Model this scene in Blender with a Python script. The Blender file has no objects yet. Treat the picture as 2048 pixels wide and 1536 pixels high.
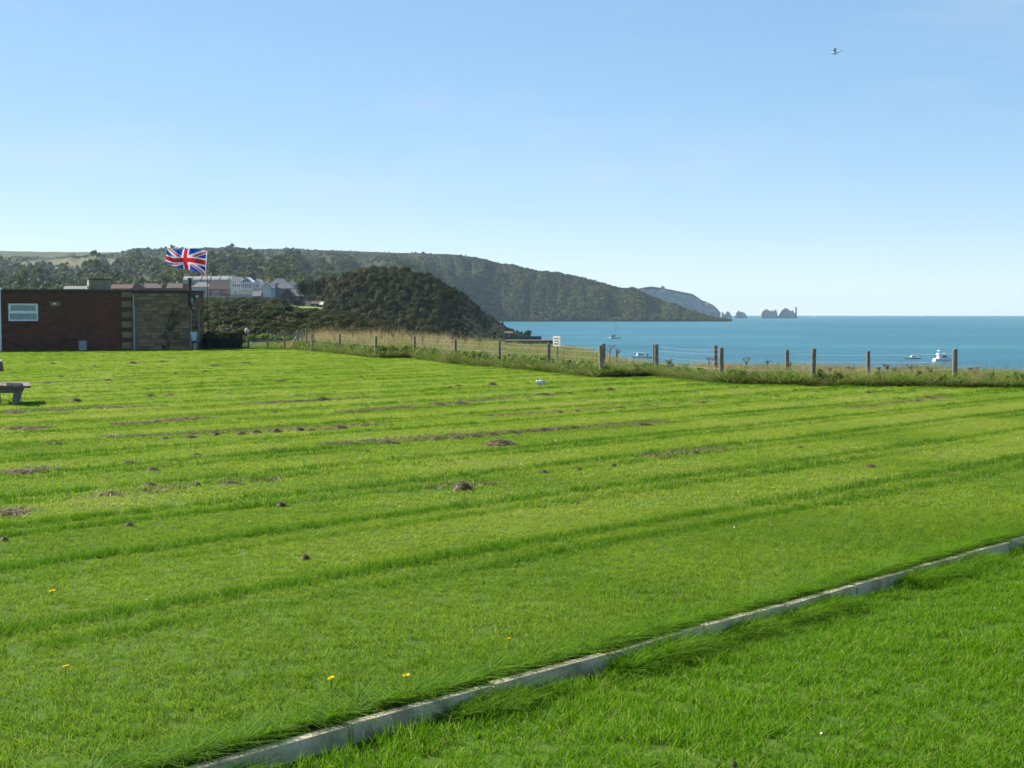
import bpy, bmesh, math, random
import numpy as np
from mathutils import Vector, Matrix, Euler, Quaternion

# ------------------------------------------------------------------ camera, sky, sun, exposure
SC = bpy.context.scene
COL = SC.collection
CAM_Z = 1.6                    # eye height over the near lawn
FPX = 2844.0                   # 50 mm lens on 36 mm, in pixels of the 2048 px wide photograph
PITCH = math.radians(2.88)
SEA_Z = CAM_Z - 18.0
RE = 7.4e6                     # earth radius with refraction
cam = bpy.data.cameras.new('camera'); cam.lens = 50.0; cam.sensor_width = 36.0
cam.clip_start = 0.1; cam.clip_end = 60000.0
camo = bpy.data.objects.new('camera', cam); COL.objects.link(camo)
camo.location = (0, 0, CAM_Z); camo.rotation_euler = (math.pi/2 - PITCH, 0, 0)
SC.camera = camo

SUN_EL = math.radians(38.0)
SUN_AZ = math.radians(-58.0)   # measured from the view direction (+Y) towards +X
sun_dir = Vector((math.sin(SUN_AZ)*math.cos(SUN_EL), math.cos(SUN_AZ)*math.cos(SUN_EL), math.sin(SUN_EL)))
W = bpy.data.worlds.new('World'); SC.world = W; W.use_nodes = True
wn = W.node_tree.nodes; wl = W.node_tree.links
wn.clear()
wo = wn.new('ShaderNodeOutputWorld'); wb = wn.new('ShaderNodeBackground'); ws = wn.new('ShaderNodeTexSky')
ws.sky_type = 'NISHITA'; ws.sun_disc = False
ws.sun_elevation = SUN_EL; ws.sun_rotation = SUN_AZ
ws.altitude = 0; ws.air_density = 0.6; ws.dust_density = 0.2; ws.ozone_density = 2.5
wb.inputs['Strength'].default_value = 0.14
whs = wn.new('ShaderNodeHueSaturation'); whs.inputs['Saturation'].default_value = 1.75; whs.inputs['Hue'].default_value = 0.498; whs.inputs['Value'].default_value = 1.42
wgm = wn.new('ShaderNodeGamma'); wgm.inputs['Gamma'].default_value = 0.42
wl.new(ws.outputs[0], wgm.inputs['Color']); wl.new(wgm.outputs[0], whs.inputs['Color']); wtc = wn.new('ShaderNodeTexCoord'); wmp = wn.new('ShaderNodeMapping'); wmp.inputs['Scale'].default_value = (3.0, 3.0, 11.0); wmp.inputs['Rotation'].default_value = (0.15, 0.1, 0.6)
wnz = wn.new('ShaderNodeTexNoise'); wnz.inputs['Scale'].default_value = 1.6; wnz.inputs['Detail'].default_value = 8; wnz.inputs['Roughness'].default_value = 0.62
wrp = wn.new('ShaderNodeValToRGB'); wrp.color_ramp.elements[0].position = 0.50; wrp.color_ramp.elements[1].position = 0.80; wrp.color_ramp.elements[1].color = (0.22, 0.22, 0.22, 1)
wmx = wn.new('ShaderNodeMix'); wmx.data_type = 'RGBA'; wmx.inputs['B'].default_value = (2.6, 2.75, 2.85, 1)
wl.new(wtc.outputs['Generated'], wmp.inputs['Vector']); wl.new(wmp.outputs[0], wnz.inputs['Vector']); wl.new(wnz.outputs['Fac'], wrp.inputs['Fac'])
wl.new(wrp.outputs['Color'], wmx.inputs['Factor']); wl.new(whs.outputs[0], wmx.inputs['A']); wl.new(wmx.outputs['Result'], wb.inputs['Color']); wl.new(wb.outputs[0], wo.inputs['Surface'])
sl = bpy.data.lights.new('sun', 'SUN'); sl.energy = 5.0; sl.angle = math.radians(0.53); sl.color = (1.0, 0.95, 0.86)
so = bpy.data.objects.new('sun', sl); COL.objects.link(so)
so.rotation_euler = sun_dir.to_track_quat('Z', 'Y').to_euler()
so.location = (-60, 20, 60)
SC.view_settings.view_transform = 'Standard'; SC.view_settings.look = 'None'
SC.view_settings.exposure = 1.18; SC.view_settings.gamma = 1.0; SC.view_settings.use_curve_mapping = False
SC.render.engine = 'CYCLES'
SC.cycles.use_denoising = True
SC.cycles.max_bounces = 6; SC.cycles.diffuse_bounces = 3; SC.cycles.glossy_bounces = 2
SC.cycles.transmission_bounces = 4; SC.cycles.volume_bounces = 0; SC.cycles.transparent_max_bounces = 8
SC.cycles.sample_clamp_indirect = 4.0

R = random.Random(11)
NR = np.random.default_rng(5)

# ------------------------------------------------------------------ picture <-> place
CT, ST = math.cos(PITCH), math.sin(PITCH)
def zpix(py, Y):
    v = (768.0 - py)/FPX
    return CAM_Z + Y*(-ST + v*CT)/(CT + v*ST)
def xpix(px, Y, py=660):
    v = (768.0 - py)/FPX
    return (px - 1024.0)/FPX/(CT + v*ST)*Y
def at(px, py, Y):
    return Vector((xpix(px, Y, py), Y, zpix(py, Y)))
def zg(Y):
    return -0.75*(1 - math.exp(-max(Y, 0.0)/30.0))
def zg_np(Y):
    return -0.75*(1 - np.exp(-np.maximum(Y, 0)/30.0))
def ground(px, py):
    lo, hi = 1.0, 200.0
    for _ in range(50):
        m = (lo + hi)/2
        if zpix(py, m) > zg(m): lo = m
        else: hi = m
    return Vector((xpix(px, lo, py), lo, zg(lo)))

def sm(a, b, x):
    t = np.clip((np.asarray(x, float) - a)/(b - a), 0, 1)
    return t*t*(3 - 2*t)
_tab = NR.random((256, 256))
def vnoise(x, y):
    x = np.asarray(x, float); y = np.asarray(y, float)
    xi = np.floor(x).astype(int); yi = np.floor(y).astype(int)
    fx = x - xi; fy = y - yi
    fx = fx*fx*(3 - 2*fx); fy = fy*fy*(3 - 2*fy)
    g = lambda a, b: _tab[a % 256, b % 256]
    return (g(xi, yi)*(1-fx) + g(xi+1, yi)*fx)*(1-fy) + (g(xi, yi+1)*(1-fx) + g(xi+1, yi+1)*fx)*fy
def fnoise(x, y, o=3):
    s = 0; a = 0.5; t = 0
    for k in range(o):
        s = s + a*vnoise(np.asarray(x)*2**k + 17*k, np.asarray(y)*2**k + 31*k); t += a; a *= 0.5
    return s/t

# ------------------------------------------------------------------ materials
def nmat(name):
    m = bpy.data.materials.new(name); m.use_nodes = True
    nt = m.node_tree
    return m, nt, nt.nodes, nt.links, nt.nodes['Principled BSDF']
def ramp(nodes, stops):
    r = nodes.new('ShaderNodeValToRGB')
    e = r.color_ramp.elements
    while len(e) < len(stops): e.new(0.5)
    for k, (p, c) in enumerate(stops):
        e[k].position = p; e[k].color = (c[0], c[1], c[2], 1)
    return r
def plain(name, col, rough=0.7, var=0.25, scale=8.0, metal=0.0, spec=0.3, bump=0.0, detail=4.0, coord='Object', stretch=None):
    m, nt, n, l, b = nmat(name)
    tc = n.new('ShaderNodeTexCoord'); nz = n.new('ShaderNodeTexNoise')
    nz.inputs['Scale'].default_value = scale; nz.inputs['Detail'].default_value = detail
    src = tc.outputs[coord]
    if stretch:
        mp = n.new('ShaderNodeMapping'); mp.inputs['Scale'].default_value = stretch
        l.new(src, mp.inputs['Vector']); src = mp.outputs[0]
    l.new(src, nz.inputs['Vector'])
    lo = tuple(c*(1 - var) for c in col); hi = tuple(min(1, c*(1 + var)) for c in col)
    r = ramp(n, [(0.3, lo), (0.7, hi)])
    l.new(nz.outputs['Fac'], r.inputs['Fac']); l.new(r.outputs['Color'], b.inputs['Base Color'])
    b.inputs['Roughness'].default_value = rough; b.inputs['Metallic'].default_value = metal
    b.inputs['Specular IOR Level'].default_value = spec
    if bump:
        bp = n.new('ShaderNodeBump'); bp.inputs['Strength'].default_value = bump; bp.inputs['Distance'].default_value = 0.02
        l.new(nz.outputs['Fac'], bp.inputs['Height']); l.new(bp.outputs[0], b.inputs['Normal'])
    return m
def leafy(name, c0, c1, trans=0.35, inst_tint=False, rough=0.6, spec=0.25, isl=0.6, objr=0.4):
    """thin leaf or blade: diffuse with light coming through; colour from per-leaf and per-plant chance"""
    m, nt, n, l, b = nmat(name)
    out = n['Material Output']
    geo = n.new('ShaderNodeNewGeometry'); oi = n.new('ShaderNodeObjectInfo')
    m1 = n.new('ShaderNodeMath'); m1.operation = 'MULTIPLY'; m1.inputs[1].default_value = isl
    l.new(geo.outputs['Random Per Island'], m1.inputs[0])
    m2 = n.new('ShaderNodeMath'); m2.operation = 'MULTIPLY_ADD'; m2.inputs[1].default_value = objr
    l.new(oi.outputs['Random'], m2.inputs[0]); l.new(m1.outputs[0], m2.inputs[2])
    fac = m2.outputs[0]
    if inst_tint:
        at_ = n.new('ShaderNodeAttribute'); at_.attribute_type = 'INSTANCER'; at_.attribute_name = 'tint'
        m3 = n.new('ShaderNodeMath'); m3.operation = 'MULTIPLY_ADD'; m3.inputs[1].default_value = 0.35; m3.use_clamp = True
        l.new(fac, m3.inputs[0]); l.new(at_.outputs['Fac'], m3.inputs[2]); fac = m3.outputs[0]
    r = ramp(n, [(0.0, c0), (1.0, c1)])
    l.new(fac, r.inputs['Fac'])
    l.new(r.outputs['Color'], b.inputs['Base Color'])
    b.inputs['Roughness'].default_value = rough; b.inputs['Specular IOR Level'].default_value = spec
    tr = n.new('ShaderNodeBsdfTranslucent'); mx = n.new('ShaderNodeMixShader'); mx.inputs['Fac'].default_value = trans
    l.new(r.outputs['Color'], tr.inputs['Color'])
    l.new(b.outputs[0], mx.inputs[1]); l.new(tr.outputs[0], mx.inputs[2]); l.new(mx.outputs[0], out.inputs['Surface'])
    return m

M = {}
M['blade'] = leafy('grass_blade', (0.032, 0.140, 0.001), (0.335, 0.435, 0.040), 0.55, True, 0.6, 0.08, 0.5, 0.3)
M['thatch'] = leafy('dry_blade', (0.26, 0.245, 0.085), (0.44, 0.41, 0.165), 0.45, False, 0.7, 0.1)
M['lush'] = leafy('lush_blade', (0.045, 0.155, 0.001), (0.20, 0.36, 0.010), 0.5, False, 0.55, 0.12, 0.7, 0.3)
M['rough_green'] = leafy('rough_green', (0.06, 0.13, 0.012), (0.22, 0.29, 0.05), 0.5)
M['straw'] = leafy('straw_stem', (0.26, 0.18, 0.09), (0.50, 0.37, 0.21), 0.45)
M['weed'] = leafy('brown_weed', (0.12, 0.08, 0.05), (0.28, 0.20, 0.12), 0.3)
M['clipping'] = leafy('grass_clipping', (0.055, 0.042, 0.016), (0.22, 0.17, 0.075), 0.15)
M['wood_leaf'] = leafy('wood_leaf', (0.012, 0.018, 0.002), (0.088, 0.088, 0.013), 0.22, objr=0.7, isl=0.3, spec=0.06)
M['hill_leaf'] = leafy('hill_leaf', (0.014, 0.032, 0.004), (0.150, 0.160, 0.022), 0.22, objr=0.8, isl=0.2, spec=0.06)
M['heath_leaf'] = leafy('heath_leaf', (0.035, 0.026, 0.014), (0.10, 0.072, 0.034), 0.2)
M['shrub_leaf'] = leafy('shrub_leaf', (0.012, 0.022, 0.004), (0.062, 0.078, 0.014), 0.3, objr=0.6, isl=0.4, spec=0.06)
M['garden_leaf'] = leafy('garden_leaf', (0.06, 0.10, 0.01), (0.20, 0.22, 0.02), 0.35)
M['dark_leaf'] = leafy('dark_leaf', (0.012, 0.022, 0.010), (0.035, 0.05, 0.02), 0.2)
M['bark'] = plain('bark', (0.09, 0.07, 0.05), 0.9, 0.4, 6, bump=0.4)
M['post'] = plain('weathered_post', (0.20, 0.17, 0.125), 0.85, 0.45, 9, bump=0.5, stretch=(4, 4, 0.6))
M['wire'] = plain('galvanised_wire', (0.55, 0.55, 0.53), 0.45, 0.1, 5, metal=0.6)
M['white'] = plain('white_paint', (0.80, 0.80, 0.78), 0.5, 0.05, 6)
M['render'] = plain('cream_render', (0.50, 0.47, 0.40), 0.85, 0.08, 0.6)
M['white_render'] = plain('white_render', (0.58, 0.57, 0.54), 0.85, 0.06, 0.6)
M['red_brick'] = plain('red_brick_far', (0.19, 0.08, 0.055), 0.85, 0.2, 1.2)
M['dark_brick'] = plain('dark_brick_far', (0.12, 0.085, 0.065), 0.85, 0.2, 1.2)
M['red_tile'] = plain('red_tile', (0.13, 0.058, 0.042), 0.8, 0.2, 1.0)
M['slate'] = plain('slate_roof', (0.085, 0.09, 0.1), 0.6, 0.2, 1.0)
M['brown_tile'] = plain('brown_tile', (0.12, 0.08, 0.06), 0.8, 0.2, 1.0)
M['grey_tile'] = plain('grey_tile', (0.20, 0.185, 0.17), 0.7, 0.15, 1.0)
M['metal_roof'] = plain('pale_metal_roof', (0.30, 0.285, 0.24), 0.5, 0.08, 0.5, metal=0.1)
M['glass'] = plain('window_glass', (0.05, 0.06, 0.07), 0.08, 0.1, 1, spec=0.8)
M['pane'] = plain('sky_painted_pane', (0.26, 0.31, 0.33), 0.25, 0.15, 3, spec=0.7)  # glass with the reflected sky painted into its pale base colour
M['dark'] = plain('dark_paint', (0.025, 0.023, 0.022), 0.7, 0.3, 4)
M['grey_box'] = plain('grey_plastic', (0.30, 0.32, 0.31), 0.6, 0.12, 5)
M['pale_blue'] = plain('pale_blue_plastic', (0.42, 0.55, 0.66), 0.5, 0.12, 5)
M['pole_dark'] = plain('dark_pole', (0.06, 0.05, 0.042), 0.8, 0.3, 5)
M['alloy'] = plain('dull_alloy', (0.36, 0.35, 0.32), 0.5, 0.1, 5, metal=0.4)
M['red_cloth'] = plain('flag_red', (0.62, 0.022, 0.035), 0.8, 0.05, 3)
M['blue_cloth'] = plain('flag_blue', (0.03, 0.07, 0.42), 0.8, 0.05, 3)
M['white_cloth'] = plain('flag_white', (0.80, 0.80, 0.82), 0.8, 0.03, 3)
for k in ('red_cloth', 'blue_cloth', 'white_cloth'):      # thin cloth lets light through
    nt = M[k].node_tree; n = nt.nodes; b = n['Principled BSDF']; o_ = n['Material Output']
    tr = n.new('ShaderNodeBsdfTranslucent'); mx = n.new('ShaderNodeMixShader'); mx.inputs['Fac'].default_value = 0.4
    nt.links.new(b.inputs['Base Color'].links[0].from_socket, tr.inputs['Color'])
    nt.links.new(b.outputs[0], mx.inputs[1]); nt.links.new(tr.outputs[0], mx.inputs[2]); nt.links.new(mx.outputs[0], o_.inputs['Surface'])
M['bench_wood'] = plain('bench_wood', (0.17, 0.10, 0.075), 0.55, 0.35, 6, spec=0.5, bump=0.3, stretch=(1, 8, 8))
M['bench_leg'] = plain('bench_concrete', (0.20, 0.18, 0.155), 0.9, 0.25, 9, bump=0.3)
M['sign_white'] = plain('sign_board', (0.78, 0.76, 0.68), 0.6, 0.08, 6)
M['sign_red'] = plain('sign_red_print', (0.45, 0.12, 0.12), 0.6, 0.1, 6)
M['sign_black'] = plain('sign_black_print', (0.07, 0.06, 0.07), 0.6, 0.1, 6)
M['feather'] = plain('white_feather', (0.82, 0.82, 0.82), 0.8, 0.05, 20)
M['feather_grey'] = plain('grey_feather', (0.45, 0.46, 0.50), 0.8, 0.08, 20)
M['feather_dark'] = plain('dark_feather', (0.05, 0.045, 0.045), 0.8, 0.2, 20)
M['beak'] = plain('gull_beak', (0.45, 0.10, 0.05), 0.5, 0.1, 20)
M['dandelion'] = leafy('dandelion_petal', (0.80, 0.60, 0.004), (0.92, 0.75, 0.01), 0.3)
M['stem'] = leafy('green_stem', (0.08, 0.16, 0.02), (0.12, 0.2, 0.03), 0.2)
M['daisy'] = plain('daisy_petal', (0.8, 0.8, 0.78), 0.8, 0.05, 20)
M['chalk_stack'] = plain('chalk_stack', (0.36, 0.36, 0.34), 0.9, 0.3, 0.12, stretch=(1, 1, 0.35))
M['red_band'] = plain('lighthouse_red', (0.32, 0.06, 0.05), 0.7, 0.1, 0.5)
M['rubber_red'] = plain('dinghy_red', (0.55, 0.06, 0.05), 0.5, 0.1, 3)
M['orange_hull'] = plain('orange_hull', (0.52, 0.20, 0.10), 0.5, 0.1, 3)
M['navy'] = plain('navy_canvas', (0.05, 0.075, 0.13), 0.8, 0.15, 3)
M['gelcoat'] = plain('white_gelcoat', (0.76, 0.77, 0.77), 0.3, 0.05, 2, spec=0.5)
M['tyre'] = plain('tyre', (0.02, 0.02, 0.02), 0.9, 0.1, 5)
M['car_silver'] = plain('silver_car_paint', (0.42, 0.44, 0.47), 0.3, 0.05, 2, metal=0.5)
M['car_white'] = plain('white_car_paint', (0.75, 0.75, 0.74), 0.3, 0.04, 2, spec=0.5)
M['car_dark'] = plain('dark_car_paint', (0.03, 0.035, 0.05), 0.3, 0.1, 2, spec=0.5)
M['car_blue'] = plain('blue_car_paint', (0.08, 0.14, 0.28), 0.3, 0.1, 2, spec=0.5)
M['car_red'] = plain('red_car_paint', (0.30, 0.06, 0.05), 0.3, 0.1, 2, spec=0.5)
M['felt'] = plain('roof_felt', (0.11, 0.09, 0.068), 0.9, 0.2, 3)
M['concrete_hut'] = plain('hut_wall', (0.13, 0.125, 0.14), 0.8, 0.2, 2)
M['concrete_pale'] = plain('pale_concrete', (0.50, 0.45, 0.38), 0.85, 0.15, 3)
M['planter'] = plain('planter_wood', (0.035, 0.028, 0.03), 0.85, 0.4, 5)
M['pinkish'] = plain('faded_buoy', (0.60, 0.47, 0.42), 0.7, 0.15, 6)

def wall_brick():
    m, nt, n, l, b = nmat('brick_wall')
    tc = n.new('ShaderNodeTexCoord'); mp = n.new('ShaderNodeMapping'); mp.inputs['Rotation'].default_value = (math.pi/2, 0, 0)
    br = n.new('ShaderNodeTexBrick')
    br.inputs['Scale'].default_value = 1.0; br.inputs['Brick Width'].default_value = 0.225; br.inputs['Row Height'].default_value = 0.075
    br.inputs['Mortar Size'].default_value = 0.006; br.inputs['Bias'].default_value = -0.1
    br.inputs['Color1'].default_value = (0.185, 0.062, 0.036, 1); br.inputs['Color2'].default_value = (0.085, 0.036, 0.023, 1)
    br.inputs['Mortar'].default_value = (0.08, 0.052, 0.032, 1)
    l.new(tc.outputs['Object'], mp.inputs['Vector']); l.new(mp.outputs[0], br.inputs['Vector'])
    nz = n.new('ShaderNodeTexNoise'); nz.inputs['Scale'].default_value = 0.9; nz.inputs['Detail'].default_value = 6
    l.new(tc.outputs['Object'], nz.inputs['Vector'])
    mx = n.new('ShaderNodeMix'); mx.data_type = 'RGBA'; mx.blend_type = 'MIX'
    r = ramp(n, [(0.42, (0, 0, 0)), (0.75, (0.6, 0.6, 0.6))])
    l.new(nz.outputs['Fac'], r.inputs['Fac']); l.new(r.outputs['Color'], mx.inputs['Factor'])
    l.new(br.outputs['Color'], mx.inputs['A']); mx.inputs['B'].default_value = (0.07, 0.042, 0.024, 1)
    l.new(mx.outputs['Result'], b.inputs['Base Color']); b.inputs['Roughness'].default_value = 0.9
    bp = n.new('ShaderNodeBump'); bp.inputs['Strength'].default_value = 0.5; bp.inputs['Distance'].default_value = 0.01
    l.new(br.outputs['Fac'], bp.inputs['Height']); bp.invert = True; l.new(bp.outputs[0], b.inputs['Normal'])
    return m
M['brick'] = wall_brick()
def stone_mat(name, c0, c1):
    m, nt, n, l, b = nmat(name)
    tc = n.new('ShaderNodeTexCoord'); nz = n.new('ShaderNodeTexNoise'); nz.inputs['Scale'].default_value = 1.4; nz.inputs['Detail'].default_value = 6
    oi = n.new('ShaderNodeObjectInfo'); ad = n.new('ShaderNodeMath'); ad.operation = 'MULTIPLY_ADD'; ad.inputs[1].default_value = 0.45
    l.new(tc.outputs['Object'], nz.inputs['Vector']); l.new(oi.outputs['Random'], ad.inputs[0]); l.new(nz.outputs['Fac'], ad.inputs[2])
    r = ramp(n, [(0.35, c0), (1.0, c1)]); l.new(ad.outputs[0], r.inputs['Fac']); l.new(r.outputs['Color'], b.inputs['Base Color'])
    b.inputs['Roughness'].default_value = 0.9
    return m
M['stone'] = stone_mat('buff_stone', (0.12, 0.083, 0.046), (0.30, 0.21, 0.122))
M['quoin'] = stone_mat('pale_quoin', (0.17, 0.12, 0.066), (0.28, 0.205, 0.118))
M['kerb'] = None
def kerb_mat():
    m, nt, n, l, b = nmat('kerb_concrete')
    geo = n.new('ShaderNodeNewGeometry'); nz = n.new('ShaderNodeTexNoise'); nz.inputs['Scale'].default_value = 5; nz.inputs['Detail'].default_value = 8
    n2 = n.new('ShaderNodeTexNoise'); n2.inputs['Scale'].default_value = 60; n2.inputs['Detail'].default_value = 4
    l.new(geo.outputs['Position'], nz.inputs['Vector']); l.new(geo.outputs['Position'], n2.inputs['Vector'])
    r = ramp(n, [(0.3, (0.26, 0.20, 0.135)), (0.5, (0.54, 0.44, 0.315)), (0.72, (0.68, 0.57, 0.43))])
    l.new(nz.outputs['Fac'], r.inputs['Fac'])
    mx = n.new('ShaderNodeMix'); mx.data_type = 'RGBA'; mx.blend_type = 'MULTIPLY'; mx.inputs['Factor'].default_value = 0.5
    r2 = ramp(n, [(0.35, (0.62, 0.62, 0.60)), (0.6, (1, 1, 1))]); l.new(n2.outputs['Fac'], r2.inputs['Fac'])
    l.new(r.outputs['Color'], mx.inputs['A']); l.new(r2.outputs['Color'], mx.inputs['B']); l.new(mx.outputs['Result'], b.inputs['Base Color'])
    b.inputs['Roughness'].default_value = 0.85
    bp = n.new('ShaderNodeBump'); bp.inputs['Strength'].default_value = 0.6; bp.inputs['Distance'].default_value = 0.006
    l.new(n2.outputs['Fac'], bp.inputs['Height']); l.new(bp.outputs[0], b.inputs['Normal'])
    return m
M['kerb'] = kerb_mat()
def soil(name, stops, sc1, sc2):
    m, nt, n, l, b = nmat(name)
    geo = n.new('ShaderNodeNewGeometry'); nz = n.new('ShaderNodeTexNoise'); nz.inputs['Scale'].default_value = sc1; nz.inputs['Detail'].default_value = 6
    n2 = n.new('ShaderNodeTexNoise'); n2.inputs['Scale'].default_value = sc2; n2.inputs['Detail'].default_value = 3
    l.new(geo.outputs['Position'], nz.inputs['Vector']); l.new(geo.outputs['Position'], n2.inputs['Vector'])
    ad = n.new('ShaderNodeMath'); ad.operation = 'MULTIPLY_ADD'; ad.inputs[1].default_value = 0.5; 
    l.new(n2.outputs['Fac'], ad.inputs[0])
    m5 = n.new('ShaderNodeMath'); m5.operation = 'MULTIPLY'; m5.inputs[1].default_value = 0.5; l.new(nz.outputs['Fac'], m5.inputs[0]); l.new(m5.outputs[0], ad.inputs[2])
    r = ramp(n, stops); l.new(ad.outputs[0], r.inputs['Fac']); l.new(r.outputs['Color'], b.inputs['Base Color'])
    b.inputs['Roughness'].default_value = 0.95; b.inputs['Specular IOR Level'].default_value = 0.1
    return m
M['lawn'] = soil('lawn_ground', [(0.3, (0.036, 0.078, 0.006)), (0.5, (0.056, 0.108, 0.009)), (0.7, (0.085, 0.115, 0.016))], 1.5, 40)
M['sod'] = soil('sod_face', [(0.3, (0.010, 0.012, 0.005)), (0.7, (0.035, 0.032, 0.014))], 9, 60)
M['earth'] = soil('cliff_earth', [(0.3, (0.06, 0.07, 0.025)), (0.7, (0.15, 0.13, 0.07))], 0.5, 6)
M['hill'] = soil('hill_ground', [(0.3, (0.014, 0.022, 0.007)), (0.5, (0.03, 0.034, 0.011)), (0.7, (0.055, 0.044, 0.02))], 0.008, 0.06)
M['field'] = soil('stubble_field', [(0.3, (0.085, 0.085, 0.038)), (0.7, (0.125, 0.105, 0.05))], 0.006, 0.08)
M['down'] = soil('down_ground', [(0.3, (0.04, 0.055, 0.02)), (0.7, (0.075, 0.083, 0.035))], 0.003, 0.03)
M['green'] = soil('mown_green', [(0.3, (0.11, 0.19, 0.03)), (0.7, (0.16, 0.24, 0.04))], 0.05, 0.6)
M['chalk'] = soil('chalk_cliff', [(0.3, (0.10, 0.11, 0.10)), (0.5, (0.24, 0.24, 0.23)), (0.68, (0.34, 0.34, 0.33))], 0.012, 0.07)
def sea_mat():
    m, nt, n, l, b = nmat('sea_water')
    geo = n.new('ShaderNodeNewGeometry')
    mp = n.new('ShaderNodeMapping'); mp.inputs['Scale'].default_value = (0.0030, 0.0075, 0.0); l.new(geo.outputs['Position'], mp.inputs['Vector'])
    nz = n.new('ShaderNodeTexNoise'); nz.inputs['Scale'].default_value = 1.0; nz.inputs['Detail'].default_value = 5; l.new(mp.outputs[0], nz.inputs['Vector'])
    r = ramp(n, [(0.3, (0.009, 0.076, 0.110)), (0.5, (0.018, 0.108, 0.140)), (0.70, (0.036, 0.150, 0.168))])
    l.new(nz.outputs['Fac'], r.inputs['Fac']); l.new(r.outputs['Color'], b.inputs['Base Color'])
    b.inputs['Roughness'].default_value = 0.35; b.inputs['IOR'].default_value = 1.33; b.inputs['Specular IOR Level'].default_value = 0.35
    mp2 = n.new('ShaderNodeMapping'); mp2.inputs['Scale'].default_value = (0.12, 0.3, 0.3); mp2.inputs['Rotation'].default_value = (0, 0, 0.5); l.new(geo.outputs['Position'], mp2.inputs['Vector'])
    w = n.new('ShaderNodeTexNoise'); w.inputs['Scale'].default_value = 1.0; w.inputs['Detail'].default_value = 6; w.inputs['Roughness'].default_value = 0.6; l.new(mp2.outputs[0], w.inputs['Vector'])
    bp = n.new('ShaderNodeBump'); bp.inputs['Strength'].default_value = 1.0; bp.inputs['Distance'].default_value = 1.1
    l.new(w.outputs['Fac'], bp.inputs['Height']); l.new(bp.outputs[0], b.inputs['Normal'])
    return m
M['sea'] = sea_mat()

M['housing'] = stone_mat('housing_render', (0.15, 0.135, 0.105), (0.26, 0.235, 0.18))
# ------------------------------------------------------------------ mesh helpers
class MB:
    def __init__(s): s.v = []; s.f = []; s.m = []
    def add(s, vs, fs, mi=0):
        o = len(s.v); s.v += [tuple(v) for v in vs]; s.f += [tuple(i + o for i in f) for f in fs]; s.m += [mi]*len(fs); return s
    def box(s, x0, x1, y0, y1, z0, z1, mi=0, mat=None):
        vs = [(x0,y0,z0),(x1,y0,z0),(x1,y1,z0),(x0,y1,z0),(x0,y0,z1),(x1,y0,z1),(x1,y1,z1),(x0,y1,z1)]
        if mat is not None: vs = [mat @ Vector(v) for v in vs]
        return s.add(vs, [(3,2,1,0),(4,5,6,7),(0,1,5,4),(1,2,6,5),(2,3,7,6),(3,0,4,7)], mi)
    def cyl(s, p0, p1, r0, r1=None, n=8, mi=0, cap=True):
        p0 = Vector(p0); p1 = Vector(p1); r1 = r0 if r1 is None else r1
        d = (p1 - p0).normalized(); a = d.orthogonal().normalized(); b = d.cross(a)
        vs = []
        for p, r in ((p0, r0), (p1, r1)):
            for k in range(n):
                t = 2*math.pi*k/n; vs.append(p + (a*math.cos(t) + b*math.sin(t))*r)
        fs = [(k, (k+1) % n, n + (k+1) % n, n + k) for k in range(n)]
        if cap: fs += [tuple(range(n-1, -1, -1)), tuple(range(n, 2*n))]
        return s.add(vs, fs, mi)
    def tube(s, pts, rad, n=4, mi=0):
        for a, b in zip(pts[:-1], pts[1:]): s.cyl(a, b, rad, rad, n, mi, True)
        return s
    def loft(s, rings, mi=0, cap=True):
        n = len(rings[0]); vs = [v for r in rings for v in r]; fs = []
        for k in range(len(rings)-1):
            for j in range(n):
                fs.append((k*n+j, k*n+(j+1) % n, (k+1)*n+(j+1) % n, (k+1)*n+j))
        if cap: fs += [tuple(range(n-1, -1, -1)), tuple(range((len(rings)-1)*n, len(rings)*n))]
        return s.add(vs, fs, mi)
    def mesh(s, name, mats):
        me = bpy.data.meshes.new(name); me.from_pydata(s.v, [], s.f)
        for m in (mats if isinstance(mats, (list, tuple)) else [mats]): me.materials.append(m)
        if any(s.m): me.polygons.foreach_set('material_index', s.m)
        bm = bmesh.new(); bm.from_mesh(me); bmesh.ops.recalc_face_normals(bm, faces=bm.faces); bm.to_mesh(me); bm.free()
        me.update(); return me
    def build(s, name, mats, parent=None, smooth=False):
        me = s.mesh(name, mats)
        if smooth: me.shade_smooth()
        return link(name, me, parent)
def link(name, me, parent=None):
    o = bpy.data.objects.new(name, me); COL.objects.link(o)
    if parent is not None: o.parent = parent
    return o
def tag(o, label=None, cat=None, group=None, kind=None):
    if label: o['label'] = label
    if cat: o['category'] = cat
    if group: o['group'] = group
    if kind: o['kind'] = kind
    return o
def thing(name, label, cat, loc=(0,0,0), rz=0.0, group=None):
    o = bpy.data.objects.new(name, None); COL.objects.link(o); o.empty_display_size = 0.2
    o.location = loc; o.rotation_euler = (0, 0, rz)
    return tag(o, label, cat, group)
def copy_tree(o, parent=None):
    c = o.copy(); COL.objects.link(c)
    if parent is not None: c.parent = parent
    for ch in list(o.children): copy_tree(ch, c)
    return c
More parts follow.
